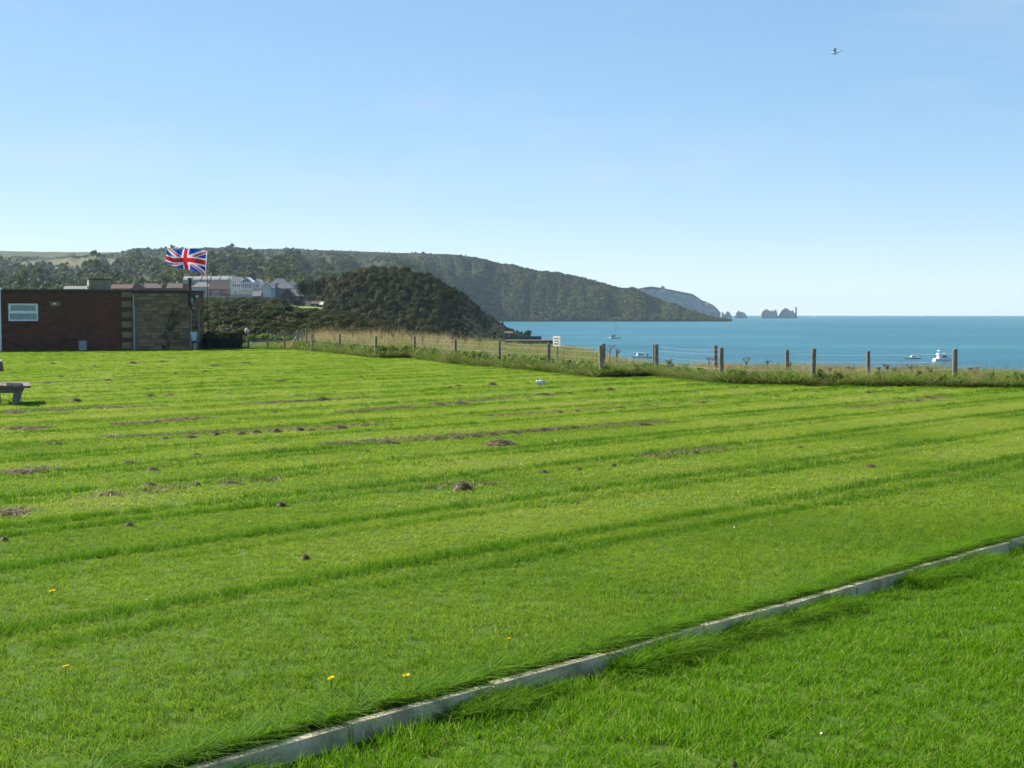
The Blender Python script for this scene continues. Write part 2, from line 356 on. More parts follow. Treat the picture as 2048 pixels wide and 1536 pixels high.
def npmesh(name, verts, faces, mats, mi=None, smooth=False):
    """numpy arrays of same-size faces -> mesh"""
    me = bpy.data.meshes.new(name)
    verts = np.asarray(verts, np.float32); faces = np.asarray(faces, np.int32)
    k = faces.shape[1]
    me.vertices.add(len(verts)); me.vertices.foreach_set('co', verts.ravel())
    me.loops.add(faces.size); me.loops.foreach_set('vertex_index', faces.ravel())
    me.polygons.add(len(faces)); me.polygons.foreach_set('loop_start', np.arange(0, faces.size, k, dtype=np.int32))
    for m in (mats if isinstance(mats, (list, tuple)) else [mats]): me.materials.append(m)
    if mi is not None: me.polygons.foreach_set('material_index', np.asarray(mi, np.int32))
    me.update(calc_edges=True); me.validate()
    if smooth: me.shade_smooth()
    return me
def grid_faces(nu, nv):
    i = np.arange(nu-1)[:, None]*nv + np.arange(nv-1)[None, :]
    return np.stack([i, i+nv, i+nv+1, i+1], -1).reshape(-1, 4)
def structure(name, me):
    return tag(link(name, me), kind='structure')

# ------------------------------------------------------------------ scattering of what nobody could count
HID = {}
def proto_collection(name, meshes):
    c = bpy.data.collections.new(name)
    for k, me in enumerate(meshes):
        c.objects.link(bpy.data.objects.new('%s_%02d' % (name, k), me))
    HID[name] = c; return c
def scatter(name, pts, rot, scl, idx, coll, tint=None):
    me = bpy.data.meshes.new(name)
    pts = np.asarray(pts, np.float32); n = len(pts)
    me.vertices.add(n); me.vertices.foreach_set('co', pts.ravel())
    a = me.attributes.new('rot', 'FLOAT_VECTOR', 'POINT'); a.data.foreach_set('vector', np.asarray(rot, np.float32).ravel())
    a = me.attributes.new('scl', 'FLOAT_VECTOR', 'POINT'); a.data.foreach_set('vector', np.asarray(scl, np.float32).ravel())
    a = me.attributes.new('idx', 'INT', 'POINT'); a.data.foreach_set('value', np.asarray(idx, np.int32))
    if tint is not None:
        a = me.attributes.new('tint', 'FLOAT', 'POINT'); a.data.foreach_set('value', np.asarray(tint, np.float32))
    o = link(name, me); tag(o, kind='stuff')
    ng = bpy.data.node_groups.new(name + '_nodes', 'GeometryNodeTree')
    ng.interface.new_socket('Geometry', in_out='INPUT', socket_type='NodeSocketGeometry')
    ng.interface.new_socket('Geometry', in_out='OUTPUT', socket_type='NodeSocketGeometry')
    N = ng.nodes; L = ng.links
    gi = N.new('NodeGroupInput'); go = N.new('NodeGroupOutput'); ip = N.new('GeometryNodeInstanceOnPoints')
    ci = N.new('GeometryNodeCollectionInfo'); ci.inputs['Collection'].default_value = coll
    ci.inputs['Separate Children'].default_value = True; ci.inputs['Reset Children'].default_value = True
    def na(nm, ty):
        x = N.new('GeometryNodeInputNamedAttribute'); x.data_type = ty; x.inputs['Name'].default_value = nm; return x.outputs['Attribute']
    L.new(gi.outputs[0], ip.inputs['Points']); L.new(ci.outputs[0], ip.inputs['Instance'])
    ip.inputs['Pick Instance'].default_value = True
    L.new(na('idx', 'INT'), ip.inputs['Instance Index']); L.new(na('rot', 'FLOAT_VECTOR'), ip.inputs['Rotation']); L.new(na('scl', 'FLOAT_VECTOR'), ip.inputs['Scale'])
    L.new(ip.outputs[0], go.inputs[0])
    md = o.modifiers.new('scatter', 'NODES'); md.node_group = ng
    return o
def rotz(n, tilt=0.0):
    r = np.zeros((n, 3)); r[:, 2] = NR.uniform(0, 2*math.pi, n)
    if tilt: r[:, :2] = NR.normal(0, tilt, (n, 2))
    return r

def tuft_mesh(name, nb, rad, h, w, mats, dry=0.0, lean=0.45, seed=0, seg=2, droop=0.5, hvar=0.35):
    """a tuft of bent grass blades"""
    rg = np.random.default_rng(seed)
    V = []; F = []; MI = []
    for k in range(nb):
        r = rad*math.sqrt(rg.random()); t = rg.random()*2*math.pi
        bx, by = r*math.cos(t), r*math.sin(t)
        az = rg.random()*2*math.pi; dx, dy = math.cos(az), math.sin(az)
        hh = h*(1 + rg.normal()*hvar); hh = max(hh, h*0.3)
        le = lean*rg.random()*hh; ww = w*(0.7 + 0.6*rg.random())
        ta = rg.random()*2*math.pi; sx, sy = math.cos(ta)*ww/2, math.sin(ta)*ww/2
        o = len(V)
        for j in range(seg):
            f = j/seg; b = le*(f**1.6)*(1+droop); wj = 1 - 0.35*f
            V.append((bx+dx*b - sx*wj, by+dy*b - sy*wj, hh*f - 0.004)); V.append((bx+dx*b + sx*wj, by+dy*b + sy*wj, hh*f - 0.004))
        V.append((bx+dx*le*(1+droop), by+dy*le*(1+droop), hh*(1 - 0.12*droop)))
        mi = 1 if rg.random() < dry else 0
        for j in range(seg-1):
            a = o + 2*j; F.append((a, a+1, a+3)); F.append((a, a+3, a+2)); MI += [mi, mi]
        a = o + 2*(seg-1); F.append((a, a+1, a+2)); MI.append(mi)
    return npmesh(name, V, F, mats, MI)
#@@SETTING
# ------------------------------------------------------------------ the large structure
# sea: one curved sheet out to its real horizon (16 km for this height)
rr = np.concatenate([[30], np.geomspace(120, 16600, 70)]); aa = np.linspace(0, 2*math.pi, 145)
RRg, AAg = np.meshgrid(rr, aa, indexing='ij')
sv = np.stack([RRg*np.sin(AAg), RRg*np.cos(AAg), SEA_Z - RRg**2/(2*RE)], -1).reshape(-1, 3)
structure('sea', npmesh('sea', sv, grid_faces(len(rr), len(aa)), M['sea'], smooth=True))

def post_Y(px, top, h=1.1):
    lo, hi = 20.0, 160.0
    for _ in range(50):
        m = (lo + hi)/2
        if zpix(top, m) > zg(m) + h: lo = m      # too near: the sight line passes above
        else: hi = m
    return lo
FRONT = [(680,668),(752,672),(830,672.5),(911,678),(999,681),(1097,685),(1200,690),(1313,688.5),(1443,695),(1625,697)]
FRONT_Y = [post_Y(a, b) for a, b in FRONT]
BACK = [(1207,687,52.5),(1309,688,51.5),(1432,691,50.0),(1575,700,48.5),(1737,702,46.0),(1910,698,42.3)]
_fp = [-4000, 0, 400, 490, 600] + [a for a, b in FRONT] + [1910, 2048, 2600, 6000]
_fy = [100, 100, 97, 92, 88] + FRONT_Y + [41.2, 41.0, 41.0, 41.0]
def fenceY(px): return np.interp(px, _fp, _fy)
_ep = [-4000, 600, 700, 850, 950, 1050, 1100, 1150, 1200, 1330, 1450, 1600, 1737, 1910, 2048, 2600, 6000]
_ey = [130, 130, 130, 122, 112, 98, 90, 79, 68, 55.5, 56.5, 54, 52, 49.5, 48.5, 48.5, 48.5]
def edgeY(px): return np.interp(px, _ep, _ey)
def px_of(x, Y): return np.asarray(x)/np.maximum(np.asarray(Y), 0.5)*FPX*1.0012 + 1024

K0 = np.array((-1.1318 - 0.7574*0.10, 5.3389 + 0.6530*0.10)); KD = np.array((0.6530, 0.7574)); KN = np.array((-0.7574, 0.6530))
def sp(x, y):
    dx = np.asarray(x) - K0[0]; dy = np.asarray(y) - K0[1]
    return dx*KD[0] + dy*KD[1], dx*KN[0] + dy*KN[1]
def lawn_z(x, y):
    s, p = sp(x, y)
    z = zg_np(np.asarray(y, float)) + 0.022*(fnoise(np.asarray(x)*0.35 + 40, np.asarray(y)*0.35 + 40, 2) - 0.5)
    return z + np.where(p > 0, -0.004*np.exp(-(p/0.10)**2), -0.120 + 0.015*np.exp(-(p/0.25)**2))

# upper lawn, from the kerb to the fence
sv_ = np.concatenate([np.arange(-140, -10, 4.0), np.arange(-10, 30, 0.5), np.arange(30, 160, 3.0)])
pv_ = np.concatenate([[0.045, 0.1, 0.2, 0.35, 0.6], np.arange(1.0, 30, 0.5), np.arange(30, 140, 2.0)])
S_, P_ = np.meshgrid(sv_, pv_, indexing='ij')
X_ = K0[0] + S_*KD[0] + P_*KN[0]; Y_ = K0[1] + S_*KD[1] + P_*KN[1]
Z_ = lawn_z(X_, Y_)
fc = grid_faces(len(sv_), len(pv_))
cx = X_.ravel()[fc].mean(1); cy = Y_.ravel()[fc].mean(1)
fc = fc[(cy < fenceY(px_of(cx, cy)) + 1.0) & (cy < 101)]
structure('lawn', npmesh('lawn', np.stack([X_, Y_, Z_], -1).reshape(-1, 3), fc, M['lawn'], smooth=True))
# sod face behind the kerb
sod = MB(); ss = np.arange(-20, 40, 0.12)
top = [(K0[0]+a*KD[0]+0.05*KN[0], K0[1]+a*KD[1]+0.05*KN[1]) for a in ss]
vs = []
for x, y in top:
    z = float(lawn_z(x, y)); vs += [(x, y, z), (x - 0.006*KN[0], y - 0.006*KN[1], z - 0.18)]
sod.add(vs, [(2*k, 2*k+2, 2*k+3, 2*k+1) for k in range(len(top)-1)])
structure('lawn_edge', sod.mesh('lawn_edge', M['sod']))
# lower lawn on the camera's side of the kerb
pv2 = np.concatenate([-np.arange(60, 8, -3.0), -np.arange(8, 0.6, -0.4), [-0.6, -0.35, -0.2, -0.1, -0.04]])
S_, P_ = np.meshgrid(sv_, pv2, indexing='ij')
X_ = K0[0] + S_*KD[0] + P_*KN[0]; Y_ = K0[1] + S_*KD[1] + P_*KN[1]
fc = grid_faces(len(sv_), len(pv2)); cx = X_.ravel()[fc].mean(1); cy = Y_.ravel()[fc].mean(1)
fc = fc[(cy < fenceY(px_of(cx, cy)) + 1.0)]
structure('lower_lawn', npmesh('lower_lawn', np.stack([X_, Y_, lawn_z(X_, Y_)], -1).reshape(-1, 3), fc, M['lawn'], smooth=True))

# rough ground behind the fence, breaking off at the cliff edge
def valley_table(Y):
    return np.interp(Y, [90, 130, 220, 260, 500, 850, 1000, 1200, 1600], [-0.74, -2.2, -3.0, -2.5, 3.0, 9.6, 12.0, 15.0, 26.0])
def valley_z(px, Y):
    w = 1 - sm(620, 1060, px); z = valley_table(Y)
    z = z - 3.3*sm(555, 600, px)*sm(330, 620, Y)
    sea_w = (1 - w)*sm(150, 330, Y)
    return z*(1 - sea_w) + (-19.0)*sea_w + 0.8*(fnoise(px*0.02 + Y*0.013, Y*0.02, 3) - 0.5)*sm(140, 300, Y)
def cliff_z(px, Y):
    z = zg_np(Y) - 0.03 + 0.10*(fnoise(px*0.02, Y*0.25, 3) - 0.5)*sm(0.5, 3, Y - fenceY(px))
    lip = np.maximum(Y - (edgeY(px) - 5), 0)
    z = z - 0.010*lip**2*(px > 1000)*np.minimum(1, lip/5)
    right = z - np.maximum(Y - edgeY(px), 0)*1.15
    left = np.where(Y > 95, np.minimum(z, valley_table(Y) + 0.0), z)
    w = sm(900, 1060, px)
    return np.maximum(right*w + left*(1 - w), -22)
pxs = np.concatenate([np.arange(-2400, 400, 80), np.arange(400, 2400, 14), np.arange(2400, 4200, 80)]).astype(float)
Ys = np.concatenate([np.arange(34, 62, 0.7), np.arange(62, 152, 2.0)])
PX, YY = np.meshgrid(pxs, Ys, indexing='ij')
XX = (PX - 1024)/FPX/1.0012*YY
ZZ = np.where(YY < fenceY(PX), zg_np(YY) - 0.12, cliff_z(PX, YY))
structure('cliff_top', npmesh('cliff_top', np.stack([XX, YY, ZZ], -1).reshape(-1, 3), grid_faces(len(pxs), len(Ys)), M['earth'], smooth=True))

pxs = np.arange(-900, 1090, 12.0); Ys = np.concatenate([np.arange(148, 400, 7.0), np.arange(400, 1500, 18.0)])
PX, YY = np.meshgrid(pxs, Ys, indexing='ij'); XX = (PX - 1024)/FPX/1.0012*YY
structure('valley', npmesh('valley', np.stack([XX, YY, valley_z(PX, YY)], -1).reshape(-1, 3), grid_faces(len(pxs), len(Ys)), M['hill'], smooth=True))

# long wooded hill across the bay
_rp = [-900, -400, 0, 60, 100, 200, 232, 270, 330, 460, 500, 600, 700, 800, 910, 960, 1000, 1050, 1100, 1150, 1200, 1250, 1290, 1330, 1380, 1420, 1452, 1480]
_ry = [530, 522, 515, 516, 517, 512, 506, 500, 498, 496, 498, 499, 502, 506, 509, 516, 527, 539, 547, 551, 565, 578, 586, 603, 621, 633, 641, 645]
def ridge_Y(px): return np.interp(px, [-900, 0, 900, 1000, 1200, 1350, 1455, 1480], [3100, 3150, 3250, 3300, 3220, 3090, 2985, 2980])
def foot_Y(px): return np.interp(px, [-900, 600, 800, 985, 1480], [1000, 1000, 1750, 2925, 2945])
def foot_z(px): return np.interp(px, [-900, 600, 800, 985, 1480], [11.5, 11.5, -4, -18.5, -18.5])
def hill_z(px, Y):
    yr = ridge_Y(px); yf = foot_Y(px); zf = foot_z(px)
    ry = np.interp(px, _rp, _ry); zr = zpix(ry, yr)
    t = (Y - yf)/np.maximum(yr - yf, 1)
    coast = sm(700, 980, px); tc = np.clip(t, 0, 1)
    g = (1 - coast)*tc**1.35 + coast*(0.72*tc**0.85 + 0.28*sm(0, 1, tc))
    z = zf + (zr - zf)*g
    bump = ((fnoise(px*0.026, Y*0.0035 + px*0.004, 4) - 0.5)*66 + (fnoise(px*0.09 + 30, Y*0.011, 2) - 0.5)*22)*np.sin(np.pi*np.clip(tc, 0.0, 1))**0.6
    z = z + bump*np.clip((zr - zf)/60, 0.05, 1)
    z = np.where(t > 1, zr - (Y - yr)*0.12, z)
    return np.where(t < 0, zf + (Y - yf)*0.05, z)
pxs = np.arange(-900, 1482, 7.0)
tt = np.concatenate([np.linspace(-0.03, 1.0, 90), np.linspace(1.02, 1.25, 6)])
PX, TT = np.meshgrid(pxs, tt, indexing='ij')
YY = foot_Y(PX) + TT*(ridge_Y(PX) - foot_Y(PX)); YY = np.where(TT > 1, ridge_Y(PX) + (TT-1)*2400, YY)
XX = (PX - 1024)/FPX/1.0012*YY; ZZ = hill_z(PX, YY)
def in_field(px, py):
    a = (py > 515 + 0.00045*(px - 190)**2 + 1.2) & (py < 536 - 0.0016*(px - 160)**2*0.4) & (px > 58) & (px < 236) & (py < 534 - np.abs(px - 150)*0.06 )
    b = (px > 18) & (px < 62) & (py > 528) & (py < 532)
    c = (px > 1060) & (px < 1061)
    return a | b | c
def pix_of(px, Y, Z):
    q = (Z - CAM_Z)/Y      # tan of elevation
    return 768 - FPX*np.tan(np.arctan(q) + PITCH)
fc = grid_faces(len(pxs), len(tt))
PYv = pix_of(PX, YY, ZZ)
fld = in_field(PX.ravel()[fc].mean(1), PYv.ravel()[fc].mean(1)) & (TT.ravel()[fc].mean(1) < 1.0)
structure('hill', npmesh('hill', np.stack([XX, YY, ZZ], -1).reshape(-1, 3), fc, [M['hill'], M['field']], fld.astype(int), smooth=True))

# grassy down further off on the left
def down_z(px, Y):
    ry = np.interp(px, [-900, -300, 0, 60, 120, 200, 250, 300, 360], [516, 506, 503.5, 505, 506, 506.5, 506, 512, 530])
    zr = zpix(ry, 4000.0); return np.where(Y < 4000, 40 + (zr - 40)*sm(3000, 4000, Y), zr - (Y - 4000)*0.1)
pxs = np.arange(-900, 370, 15.0); Ys = np.arange(3050, 4700, 50.0)
PX, YY = np.meshgrid(pxs, Ys, indexing='ij'); XX = (PX - 1024)/FPX/1.0012*YY
structure('down', npmesh('down', np.stack([XX, YY, down_z(PX, YY) + 3*fnoise(PX*0.05, YY*0.01)], -1).reshape(-1, 3), grid_faces(len(pxs), len(Ys)), M['down'], smooth=True))

# wooded knoll at the end of the bay
_mp = [540, 570, 600, 640, 662, 690, 720, 760, 800, 850, 875, 900, 940, 970, 1000, 1030, 1055, 1080, 1105, 1120]
_my = [640, 632, 625, 618, 592, 566, 556, 554, 557, 567, 574, 584, 603, 629, 648, 664, 674, 682, 690, 696]
def knoll_z(px, Y):
    ry = np.interp(px, _mp, _my); zt = zpix(ry, 730.0)
    zb = np.interp(px, [540, 700, 900, 1120], [2.0, -6.0, -14.0, -18.5])
    wd = np.where(Y < 730, 105.0, 120.0)
    g = np.exp(-((Y - 730)/wd)**2*1.6)
    return zb + (zt - zb)*g + 1.8*(fnoise(px*0.05, Y*0.05, 3) - 0.5)*np.clip((zt - zb)/10, 0, 1)
pxs = np.arange(536, 1122, 4.0); Ys = np.arange(560, 960, 7.0)
PX, YY = np.meshgrid(pxs, Ys, indexing='ij'); XX = (PX - 1024)/FPX/1.0012*YY
structure('knoll', npmesh('knoll', np.stack([XX, YY, knoll_z(PX, YY)], -1).reshape(-1, 3), grid_faces(len(pxs), len(Ys)), M['hill'], smooth=True))

# chalk headland beyond the hill
_cp = [1230, 1270, 1290, 1303, 1325, 1370, 1385, 1397, 1404, 1414, 1426, 1434, 1440, 1446]
_cy = [585, 578, 574.5, 573, 576, 585, 588, 596, 601, 604, 610, 617, 624, 632]
pxs = np.arange(1230, 1447, 1.0); vv = np.linspace(0, 1, 26)
V_ = []; MI_ = []
for px in pxs:
    zt = zpix(np.interp(px, _cp, _cy), 4600.0)
    for v in vv:
        if v < 0.72:                       # cliff face
            f = v/0.72; rough = (fnoise(px*0.11 + 3, f*5 + px*0.02, 3) - 0.5)*34 + 40*(fnoise(px*0.05, 7.0, 2) - 0.5)
            Yc = 4600 + (px - 1230)*1.1 + 70*f**1.6 + rough*(1 - 0.3*f); z = -18.5 + (zt + 18.5)*f*0.985
        else:
            f = (v - 0.72)/0.28; Yc = 4600 + (px - 1230)*1.1 + 75 + 420*f; z = zt - 60*f*f*0.5
        V_.append(((px - 1024)/FPX/1.0012*Yc, Yc, z*Yc/4600 if z > 0 else z))
fc = grid_faces(len(pxs), len(vv))
mi = (np.arange(len(fc)) % (len(vv) - 1) >= 17).astype(int)
structure('chalk_headland', npmesh('chalk_headland', V_, fc, [M['chalk'], M['down']], mi))

# village green
pxs = np.linspace(588, 655, 16); Ys = np.linspace(640, 742, 8); PX, YY = np.meshgrid(pxs, Ys, indexing='ij')
XX = (PX - 1024)/FPX/1.0012*YY; ZZ = np.maximum(valley_z(PX, YY), -50) + 0.35
VG = np.stack([XX, YY, ZZ], -1)
structure('village_green', npmesh('village_green', VG.reshape(-1, 3), grid_faces(16, 8), M['green'], smooth=True))

# ------------------------------------------------------------------ foliage
def crown_mesh(name, seed, n, size, mats, lobes=9, sx=1.0, sz=1.0, hollow=0.55, jit=0.3):
    """leaf clumps on the shells of several lobes; unit crown: radius 1, from z 0 to 2*sz"""
    rg = np.random.default_rng(seed)
    lc = rg.normal(size=(lobes, 3)); lc /= np.linalg.norm(lc, axis=1)[:, None]
    lc *= (rg.random(lobes)**0.5*0.62)[:, None]; lc[:, 2] = lc[:, 2]*0.9
    lr = 0.34 + 0.22*rg.random(lobes)
    k = rg.integers(0, lobes, n)
    d = rg.normal(size=(n, 3)); d /= np.linalg.norm(d, axis=1)[:, None]
    d[:, 2] = np.where(d[:, 2] < -0.5, -d[:, 2]*0.6, d[:, 2])
    p = lc[k] + d*(lr[k]*(hollow + (1-hollow)*rg.random(n)**0.4))[:, None]
    p += rg.normal(size=(n, 3))*0.03
    nrm = d*0.7 + lc[k]*0.7 + rg.normal(size=(n, 3))*jit; nrm /= np.linalg.norm(nrm, axis=1)[:, None]
    ref = rg.normal(size=(n, 3)); u = np.cross(nrm, ref); u /= np.linalg.norm(u, axis=1)[:, None]; v = np.cross(nrm, u)
    s = size*(0.6 + 0.8*rg.random(n))[:, None]
    q = np.stack([p - u*s, p - v*s*0.6, p + u*s, p + v*s*0.6], 1)
    q[..., 0] *= sx; q[..., 1] *= sx; q[..., 2] = (q[..., 2] + 0.95)*sz
    F = np.arange(4*n).reshape(n, 4)
    return npmesh(name, q.reshape(-1, 3), F, mats)
def trunk_mesh(name, seed, h=1.0, r=0.06):
    rg = random.Random(seed); b = MB(); b.cyl((0,0,-0.1), (0.02,0.01,h*0.55), r, r*0.7, 8); 
    for k in range(4):
        a = k*1.6 + rg.random(); e = Vector((math.cos(a)*0.45, math.sin(a)*0.45, h*(0.9 + 0.3*rg.random())))
        b.cyl((0.015, 0.01, h*(0.4 + 0.04*k)), e, r*0.5, r*0.15, 6)
    return b.mesh(name, M['bark'])
far_c = proto_collection('far_crowns', [crown_mesh('far_crown', 100+k, 200, 0.19, M['hill_leaf'], 7) for k in range(5)]
                         + [crown_mesh('far_heath', 120+k, 90, 0.26, M['heath_leaf'], 6, 1.0, 0.6) for k in range(3)])
mid_c = proto_collection('mid_crowns', [crown_mesh('mid_crown', 200+k, 1700, 0.075, M['wood_leaf'], 11, 1.0, 1.1) for k in range(6)]
                         + [crown_mesh('mid_scrub', 220+k, 420, 0.11, M['heath_leaf'], 8, 1.0, 0.6) for k in range(3)])

# woods and heath on the far hill (one mass)
n = 60000
px = NR.uniform(-250, 1462, n); yf = foot_Y(px); yr = ridge_Y(px)
t = np.sqrt(NR.random(n)*(1 - (yf/yr)**2) + (yf/yr)**2); Y = t*yr
tt_ = (Y - yf)/(yr - yf)
keep = NR.random(n) < np.clip(0.25 + 0.75*sm(0.3, 0.55, fnoise(px*0.03 + 9, Y*0.006, 3)), 0, 1)
zz = hill_z(px, Y); py = pix_of(px, Y, zz)
keep |= (tt_ > 0.8) & (px > 240)
keep &= ~in_field(px, py) & ~in_field(px, py + 1.5)
keep &= ~((px > 18) & (px < 240) & (py > 511) & (py < 514)) | (NR.random(n) < 0.3)
keep &= (Y > 1060)
coast = px > 985
sel = np.where(keep)[0]
sel = np.concatenate([sel[~coast[sel]][::1], sel[coast[sel]]])
px, Y, zz, tt_ = px[sel], Y[sel], zz[sel], tt_[sel]
n2 = 9000; pa = NR.uniform(985, 1458, n2); ya = foot_Y(pa) + NR.random(n2)**0.9*(ridge_Y(pa) - foot_Y(pa))
px = np.concatenate([px, pa]); Y = np.concatenate([Y, ya]); zz = np.concatenate([zz, hill_z(pa, ya)]); tt_ = np.concatenate([tt_, (ya - foot_Y(pa))/np.maximum(ridge_Y(pa) - foot_Y(pa), 1)])
n = len(px); hth = sm(0.55, 0.95, tt_ + 0.5*(fnoise(px*0.02, Y*0.004, 3) - 0.5)) 
hth = np.where(px < 240, hth*0.3, hth)
is_h = NR.random(n) < hth*0.85
sz = np.where(is_h, NR.uniform(1.3, 2.6, n), 2.0 + 4.6*NR.random(n)**1.6)*(1 - 0.68*sm(0.60, 0.88, tt_))*np.clip(0.45 + (ridge_Y(px) - foot_Y(px))/220, 0.45, 1.0)
idx = np.where(is_h, NR.integers(5, 8, n), NR.integers(0, 5, n))
nh = 9000; ph = NR.uniform(150, 1330, nh); th_ = 0.72 + 0.28*NR.random(nh)**0.8; Yh = foot_Y(ph) + th_*(ridge_Y(ph) - foot_Y(ph)); zh = hill_z(ph, Yh)
kh = ~in_field(ph, pix_of(ph, Yh, zh)) & (fnoise(ph*0.02 + 5, Yh*0.012, 3) > 0.36); ph, Yh, zh = ph[kh], Yh[kh], zh[kh]; nh = len(ph)
px = np.concatenate([px, ph]); Y = np.concatenate([Y, Yh]); zz = np.concatenate([zz, zh]); sz = np.concatenate([sz, NR.uniform(1.2, 2.6, nh)]); idx = np.concatenate([idx, np.where(NR.random(nh) < 0.6, NR.integers(5, 8, nh), NR.integers(0, 5, nh))]); n = len(px)
P3 = np.stack([(px - 1024)/FPX/1.0012*Y, Y, zz - sz*0.25], -1)
scatter('hill_woodland', P3, rotz(n), np.stack([sz, sz, sz*NR.uniform(0.75, 1.1, n)], -1), idx, far_c)
# a few trees along the crest of the down
# wood on the knoll
n = 4600; px = NR.uniform(560, 1095, n); Y = NR.uniform(590, 800, n)
zz = knoll_z(px, Y); flank = sm(840, 980, px)
keep = (zz > -12) & (zz > valley_z(px, Y) - 1.5) & ~((px < 655) & (Y < 752))
px, Y, zz, flank = px[keep], Y[keep], zz[keep], flank[keep]; n = len(px)
sz = (1.5 + 1.9*NR.random(n)**1.5)*(1 - flank) + NR.uniform(0.6, 1.1, n)*flank
idx = np.where(NR.random(n) < 0.15 + 0.75*flank, NR.integers(6, 9, n), NR.integers(0, 6, n))
P3 = np.stack([(px - 1024)/FPX/1.0012*Y, Y, zz - sz*0.5], -1)
scatter('knoll_wood', P3, rotz(n), np.stack([sz, sz, sz*np.where(idx < 6, NR.uniform(0.9, 1.4, n), 1.0)], -1), idx, mid_c)

# undergrowth of the bank below the village
n = 7500; px = NR.uniform(300, 880, n); Y = np.sqrt(NR.uniform(170**2, 800**2, n))
keep = ~((px > 570) & (px < 668) & (Y > 470)) & (valley_z(px, Y) > -12) & ~((px > 540) & (Y > 560) & (NR.random(n) < 0.6)); px, Y = px[keep], Y[keep]; n = len(px)
sz = NR.uniform(0.7, 1.5, n)*np.interp(Y, [170, 500, 800], [1, 1.1, 0.8])
scatter('bank_scrub', np.stack([(px - 1024)/FPX/1.0012*Y, Y, valley_z(px, Y) - sz*0.4], -1), rotz(n), np.stack([sz*1.5, sz*1.5, sz], -1), np.where(NR.random(n) < 0.2, NR.integers(6, 9, n), NR.integers(0, 6, n)), mid_c)

# ------------------------------------------------------------------ lawn grass
HEAPS = [
    (925, 975, 50, 22, 'biggest dark heap of grass clippings, standing alone in mid lawn'),
    (1157, 938, 22, 13, 'small dark rounded heap of clippings right of the biggest heap'),
    (1227, 930, 18, 11, 'smallest rounded heap, second right of the biggest heap'),
    (1388, 907, 34, 10, 'brown heap of clippings third right of the biggest heap'),
    (1000, 888, 84, 12, 'broad brown clipping heap just below the long windrow in mid lawn'),
    (150, 802, 34, 8, 'brown clipping heap right of the bench'),
    (645, 800, 40, 7, 'peaked clipping heap on the windrow straight below the tall dried umbels'),
    (985, 769, 22, 5, 'dark clipping heap left of the gull'),
    (1287, 850, 40, 7, 'dark clipping heap right of the end of the long windrow'),
    (18, 1026, 90, 12, 'wide brown clipping patch cut by the left edge of the photo'),
    (40, 945, 110, 9, 'long dark clipping row at the left edge below the bench'),
    (1436, 1482, 16, 6, 'left one of two tiny brown clods on the near grass below the kerb'),
    (1468, 1481, 26, 7, 'right one of two tiny brown clods on the near grass below the kerb'),
    (8, 1079, 24, 9, 'small dark clipping tuft at the very left edge'),
]
SMALL = [(705,889,34,5),(775,887,52,6),(832,883,20,5),(873,880,40,6),(915,877,40,5),(950,874,40,6),(985,871,36,6),(1022,866,46,7),(1055,864,44,6),(1088,861,44,6),(1120,859,40,5),(1146,857,24,5),
         (330,878,26,4),(382,875,44,4),(432,870,22,7),(482,868,32,5),(512,866,30,6),(552,864,34,8),(600,861,30,7),(622,862,34,5),(682,857,34,6),(660,860,40,4),(726,853,26,4),
         (292,847,34,4),(342,842,40,4),(372,838,46,4),(245,851,40,3),(60,860,60,3),(600,804,90,3),(548,807,40,3),(30,826,50,4),(120,822,70,3),(220,814,80,3),(300,792,30,4),(340,790,36,3),
         (900,775,14,3),(918,772,24,3),(700,824,40,3),(735,822,30,3),(805,816,40,3),(880,810,40,4),(920,808,60,4),(1085,790,50,4),(1140,788,20,4),(1220,780,30,4),(1190,783,20,3),
         (220,990,60,6),(260,927,40,4),(305,941,36,4),(570,902,44,4),(392,912,34,4),(545,903,40,4),(735,906,20,3),(785,918,18,3),(1155,1008,18,5),(300,972,40,4),(395,972,22,5),(462,969,70,5),(258,1053,26,3),(562,1013,30,3),
         (1740,934,36,4),(1088,947,38,4),(1300,915,20,4),(1335,913,20,3),(1445,900,26,4),(1213,853,46,4),(1600,898,20,3),(1855,797,40,5),(1835,803,30,3),(1735,786,18,4),(1745,783,14,3),(1630,784,24,3),(1550,793,26,3),(1120,826,22,4),(1155,824,18,4),(1240,816,30,3),(1292,811,28,3),(1405,806,20,3),
         (980,832,26,3),(550,826,16,4),(105,728,20,3),(190,733,14,4),(265,727,26,4),(325,724,30,3),(120,753,20,3),(95,767,34,3),(215,761,26,3),(410,744,24,3),(430,732,40,3),(490,727,30,3),(350,748,16,3),(720,756,20,3),(560,763,30,3),(95,888,26,4),(115,888,20,4),(165,885,10,4),(610,1119,30,2)]
_names = [('long windrow in mid lawn', 0, 12), ('second windrow, on the left of mid lawn', 12, 23), ('third windrow, below the bench', 23, 28)]
_ord = ['first', 'second', 'third', 'fourth', 'fifth', 'sixth', 'seventh', 'eighth', 'ninth', 'tenth', 'eleventh', 'twelfth']
for k_, h_ in enumerate(SMALL):
    lab = 'small flat clump of dry brown grass clippings lying on the mown lawn'
    for nm, a_, b_ in _names:
        if a_ <= k_ < b_:
            lab = '%s clump from the left in the %s' % (_ord[sorted(range(a_, b_), key=lambda i: SMALL[i][0]).index(k_)], nm)
    HEAPS.append((h_[0], h_[1], h_[2], h_[3], lab))
HG = []
for (px, py, w_, h_, lab) in HEAPS:
    g = ground(px, py + h_*0.3); k_ = g.y/FPX*(0.85 if py > 900 and abs(px - 925) > 5 else 1.0); HG.append((g.x, g.y, w_*k_/2, min(w_*k_/2, 0.34 if h_ < 20 else 0.24), (max(0.05, h_*k_*1.1) if h_ >= 7 else max(0.042, min(h_*k_*1.3, 0.55*w_*k_/2))), w_))
